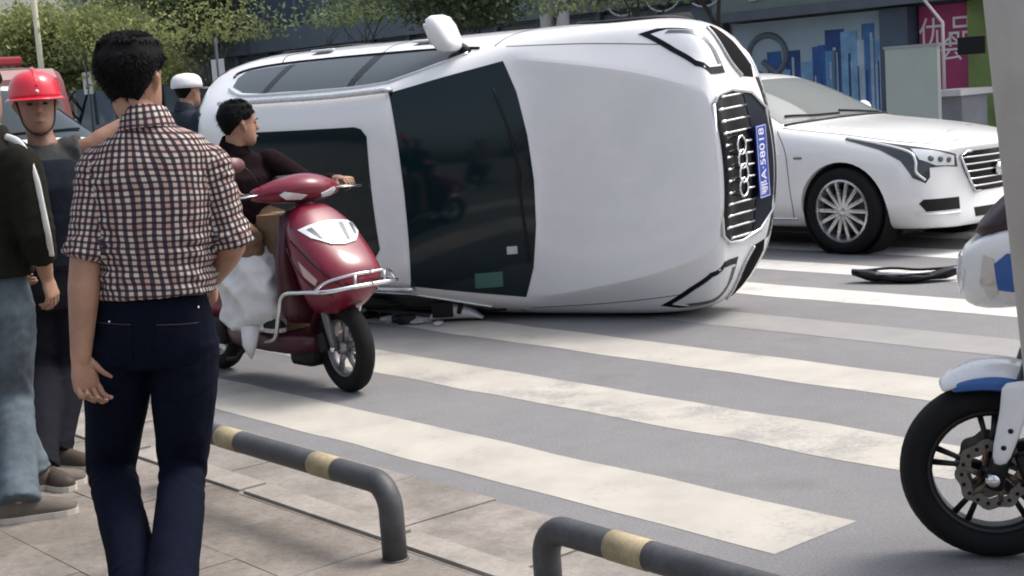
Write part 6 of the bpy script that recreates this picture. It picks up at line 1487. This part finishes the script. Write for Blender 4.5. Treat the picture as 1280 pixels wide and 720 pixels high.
    w1 = bpy.data.objects.new('wheel', None); COL.objects.link(w1); w1.parent = t; w1.location = (-1.36, 0, r); mwheel(w1, .08, False)
    obj('side_stand', tube(bmesh.new(), [V((-.75, .14, .30)), V((-.68, .30, .012))], .012, 6), BLACKP, t)
    return t
build_moto()

# ================================================================== PALE POLE AT THE RIGHT EDGE
POLE = mat('pole_grey_paint', (.42, .405, .385), .6, var=.14, vscale=5, bump=.15, bscale=30)
pt, pb_ = at(1325, 0, 2.78), at(1369, 420, 2.74)
ax = (pt - pb_).normalized(); base = pb_ + ax * ((Z_P - pb_.z) / ax.z); topp = pb_ + ax * ((5.2 - pb_.z) / ax.z)
pole = thing('street_pole', 'thick pale grey pole at the right edge in front of motorcycle', 'pole', base)
obj('shaft', tube(bmesh.new(), [V((0, 0, 0)), (topp - base) * .3, (topp - base) * .6, topp - base], .138, 36), POLE, pole)
obj('foot_flange', lathe(bmesh.new(), [(.14, 0), (.21, 0), (.21, .02), (.15, .025), (.141, .08)], 32), POLE, pole)
for k in range(4): obj('anchor_bolt', lathe(bmesh.new(), [(.001, .045), (.012, .045), (.014, .02)], 6, Matrix.Translation(V((.18 * math.cos(k * 1.57 + .4), .18 * math.sin(k * 1.57 + .4), 0)))), BLACKP, pole)

# ================================================================== TRAFFIC BEHIND THE PEOPLE AT LEFT
s2 = copy_tree(suv, None, skip=('emblem', 'licence_plate', 'panel_gap', 'toll_sticker', 'sticker', 'interior_seat', 'door_mirror'))
s2.name = 'white_car'; tag(s2, 'white car partly hidden behind the man in the red hard hat', 'car')
c2 = at(160, 300, 11.8); s2.matrix_world = Matrix.Translation(V((c2.x, c2.y, 0))) @ Matrix.Rotation(R_(-42), 4, 'Z') @ Matrix.Diagonal((1.06, 1.06, 1.16, 1))
def build_truck():
    t = thing('red_truck', 'red truck cab at the far left behind the hard hat', 'truck')
    RT = mat('truck_red', (.12, .010, .015), .4, coat=.3, var=.2, vscale=2)
    bm = bmesh.new(); rings = []
    for x, z0, z1 in ((-.0, .55, 1.25), (-.05, .45, 1.35), (-.30, .40, 2.05), (-.42, .40, 2.18), (-1.5, .40, 2.25), (-1.6, .42, 2.2)):
        rings.append([V((x, y, z)) for y, z in ((-.98, z0), (-1.0, (z0 + z1) / 2), (-.94, z1 - .06), (-.85, z1), (.85, z1), (.94, z1 - .06), (1.0, (z0 + z1) / 2), (.98, z0))])
    ring_loft(bm, rings); bmesh.ops.recalc_face_normals(bm, faces=bm.faces); cab = obj('cab', bm, RT, t, False); B = Body(cab.data)
    patch('windscreen', B, [(-.1, -.82, 1.38), (-.1, .82, 1.38), (-.3, .80, 1.98), (-.3, -.80, 1.98)], V((-1, 0, -.2)), GLASS2, t, .006, .02, .1)
    for s in (-1, 1):
        patch('door_window', B, [(-.45, s, 1.40), (-.50, s, 1.95), (-1.25, s, 1.95), (-1.25, s, 1.40)], V((0, -s, 0)), GLASS2, t, .006, .02, .1)
        patch('headlamp', B, [(0, s * .6, .72), (0, s * .88, .72), (0, s * .88, .9), (0, s * .6, .9)], V((-1, 0, 0)), LENS, t, .006, .02, .1)
        for x in (-.75, -3.6): wheel(t, (x, s * .82, .42), .42, .26, s, .26, 6, SILVER, False)
    box('bumper', (.03, 0, .52), (.12, 1.96, .22), mat('bumper_white', (.55, .55, .55), .5), t, .03)
    box('cargo_box', (-3.1, 0, 1.35), (2.9, 1.98, 1.6), RT, t, .03); box('chassis', (-2.4, 0, .48), (4.2, .8, .14), BLACKP, t, .02)
    box('roof_beacon', (-.7, 0, 2.31), (.25, 1.0, .12), mat('beacon', (.3, .03, .04), .3), t, .03)
    return t
tk = build_truck(); c3 = at(18, 200, 19.5); tk.location = (c3.x, c3.y, 0); tk.rotation_euler = (0, 0, R_(-50))
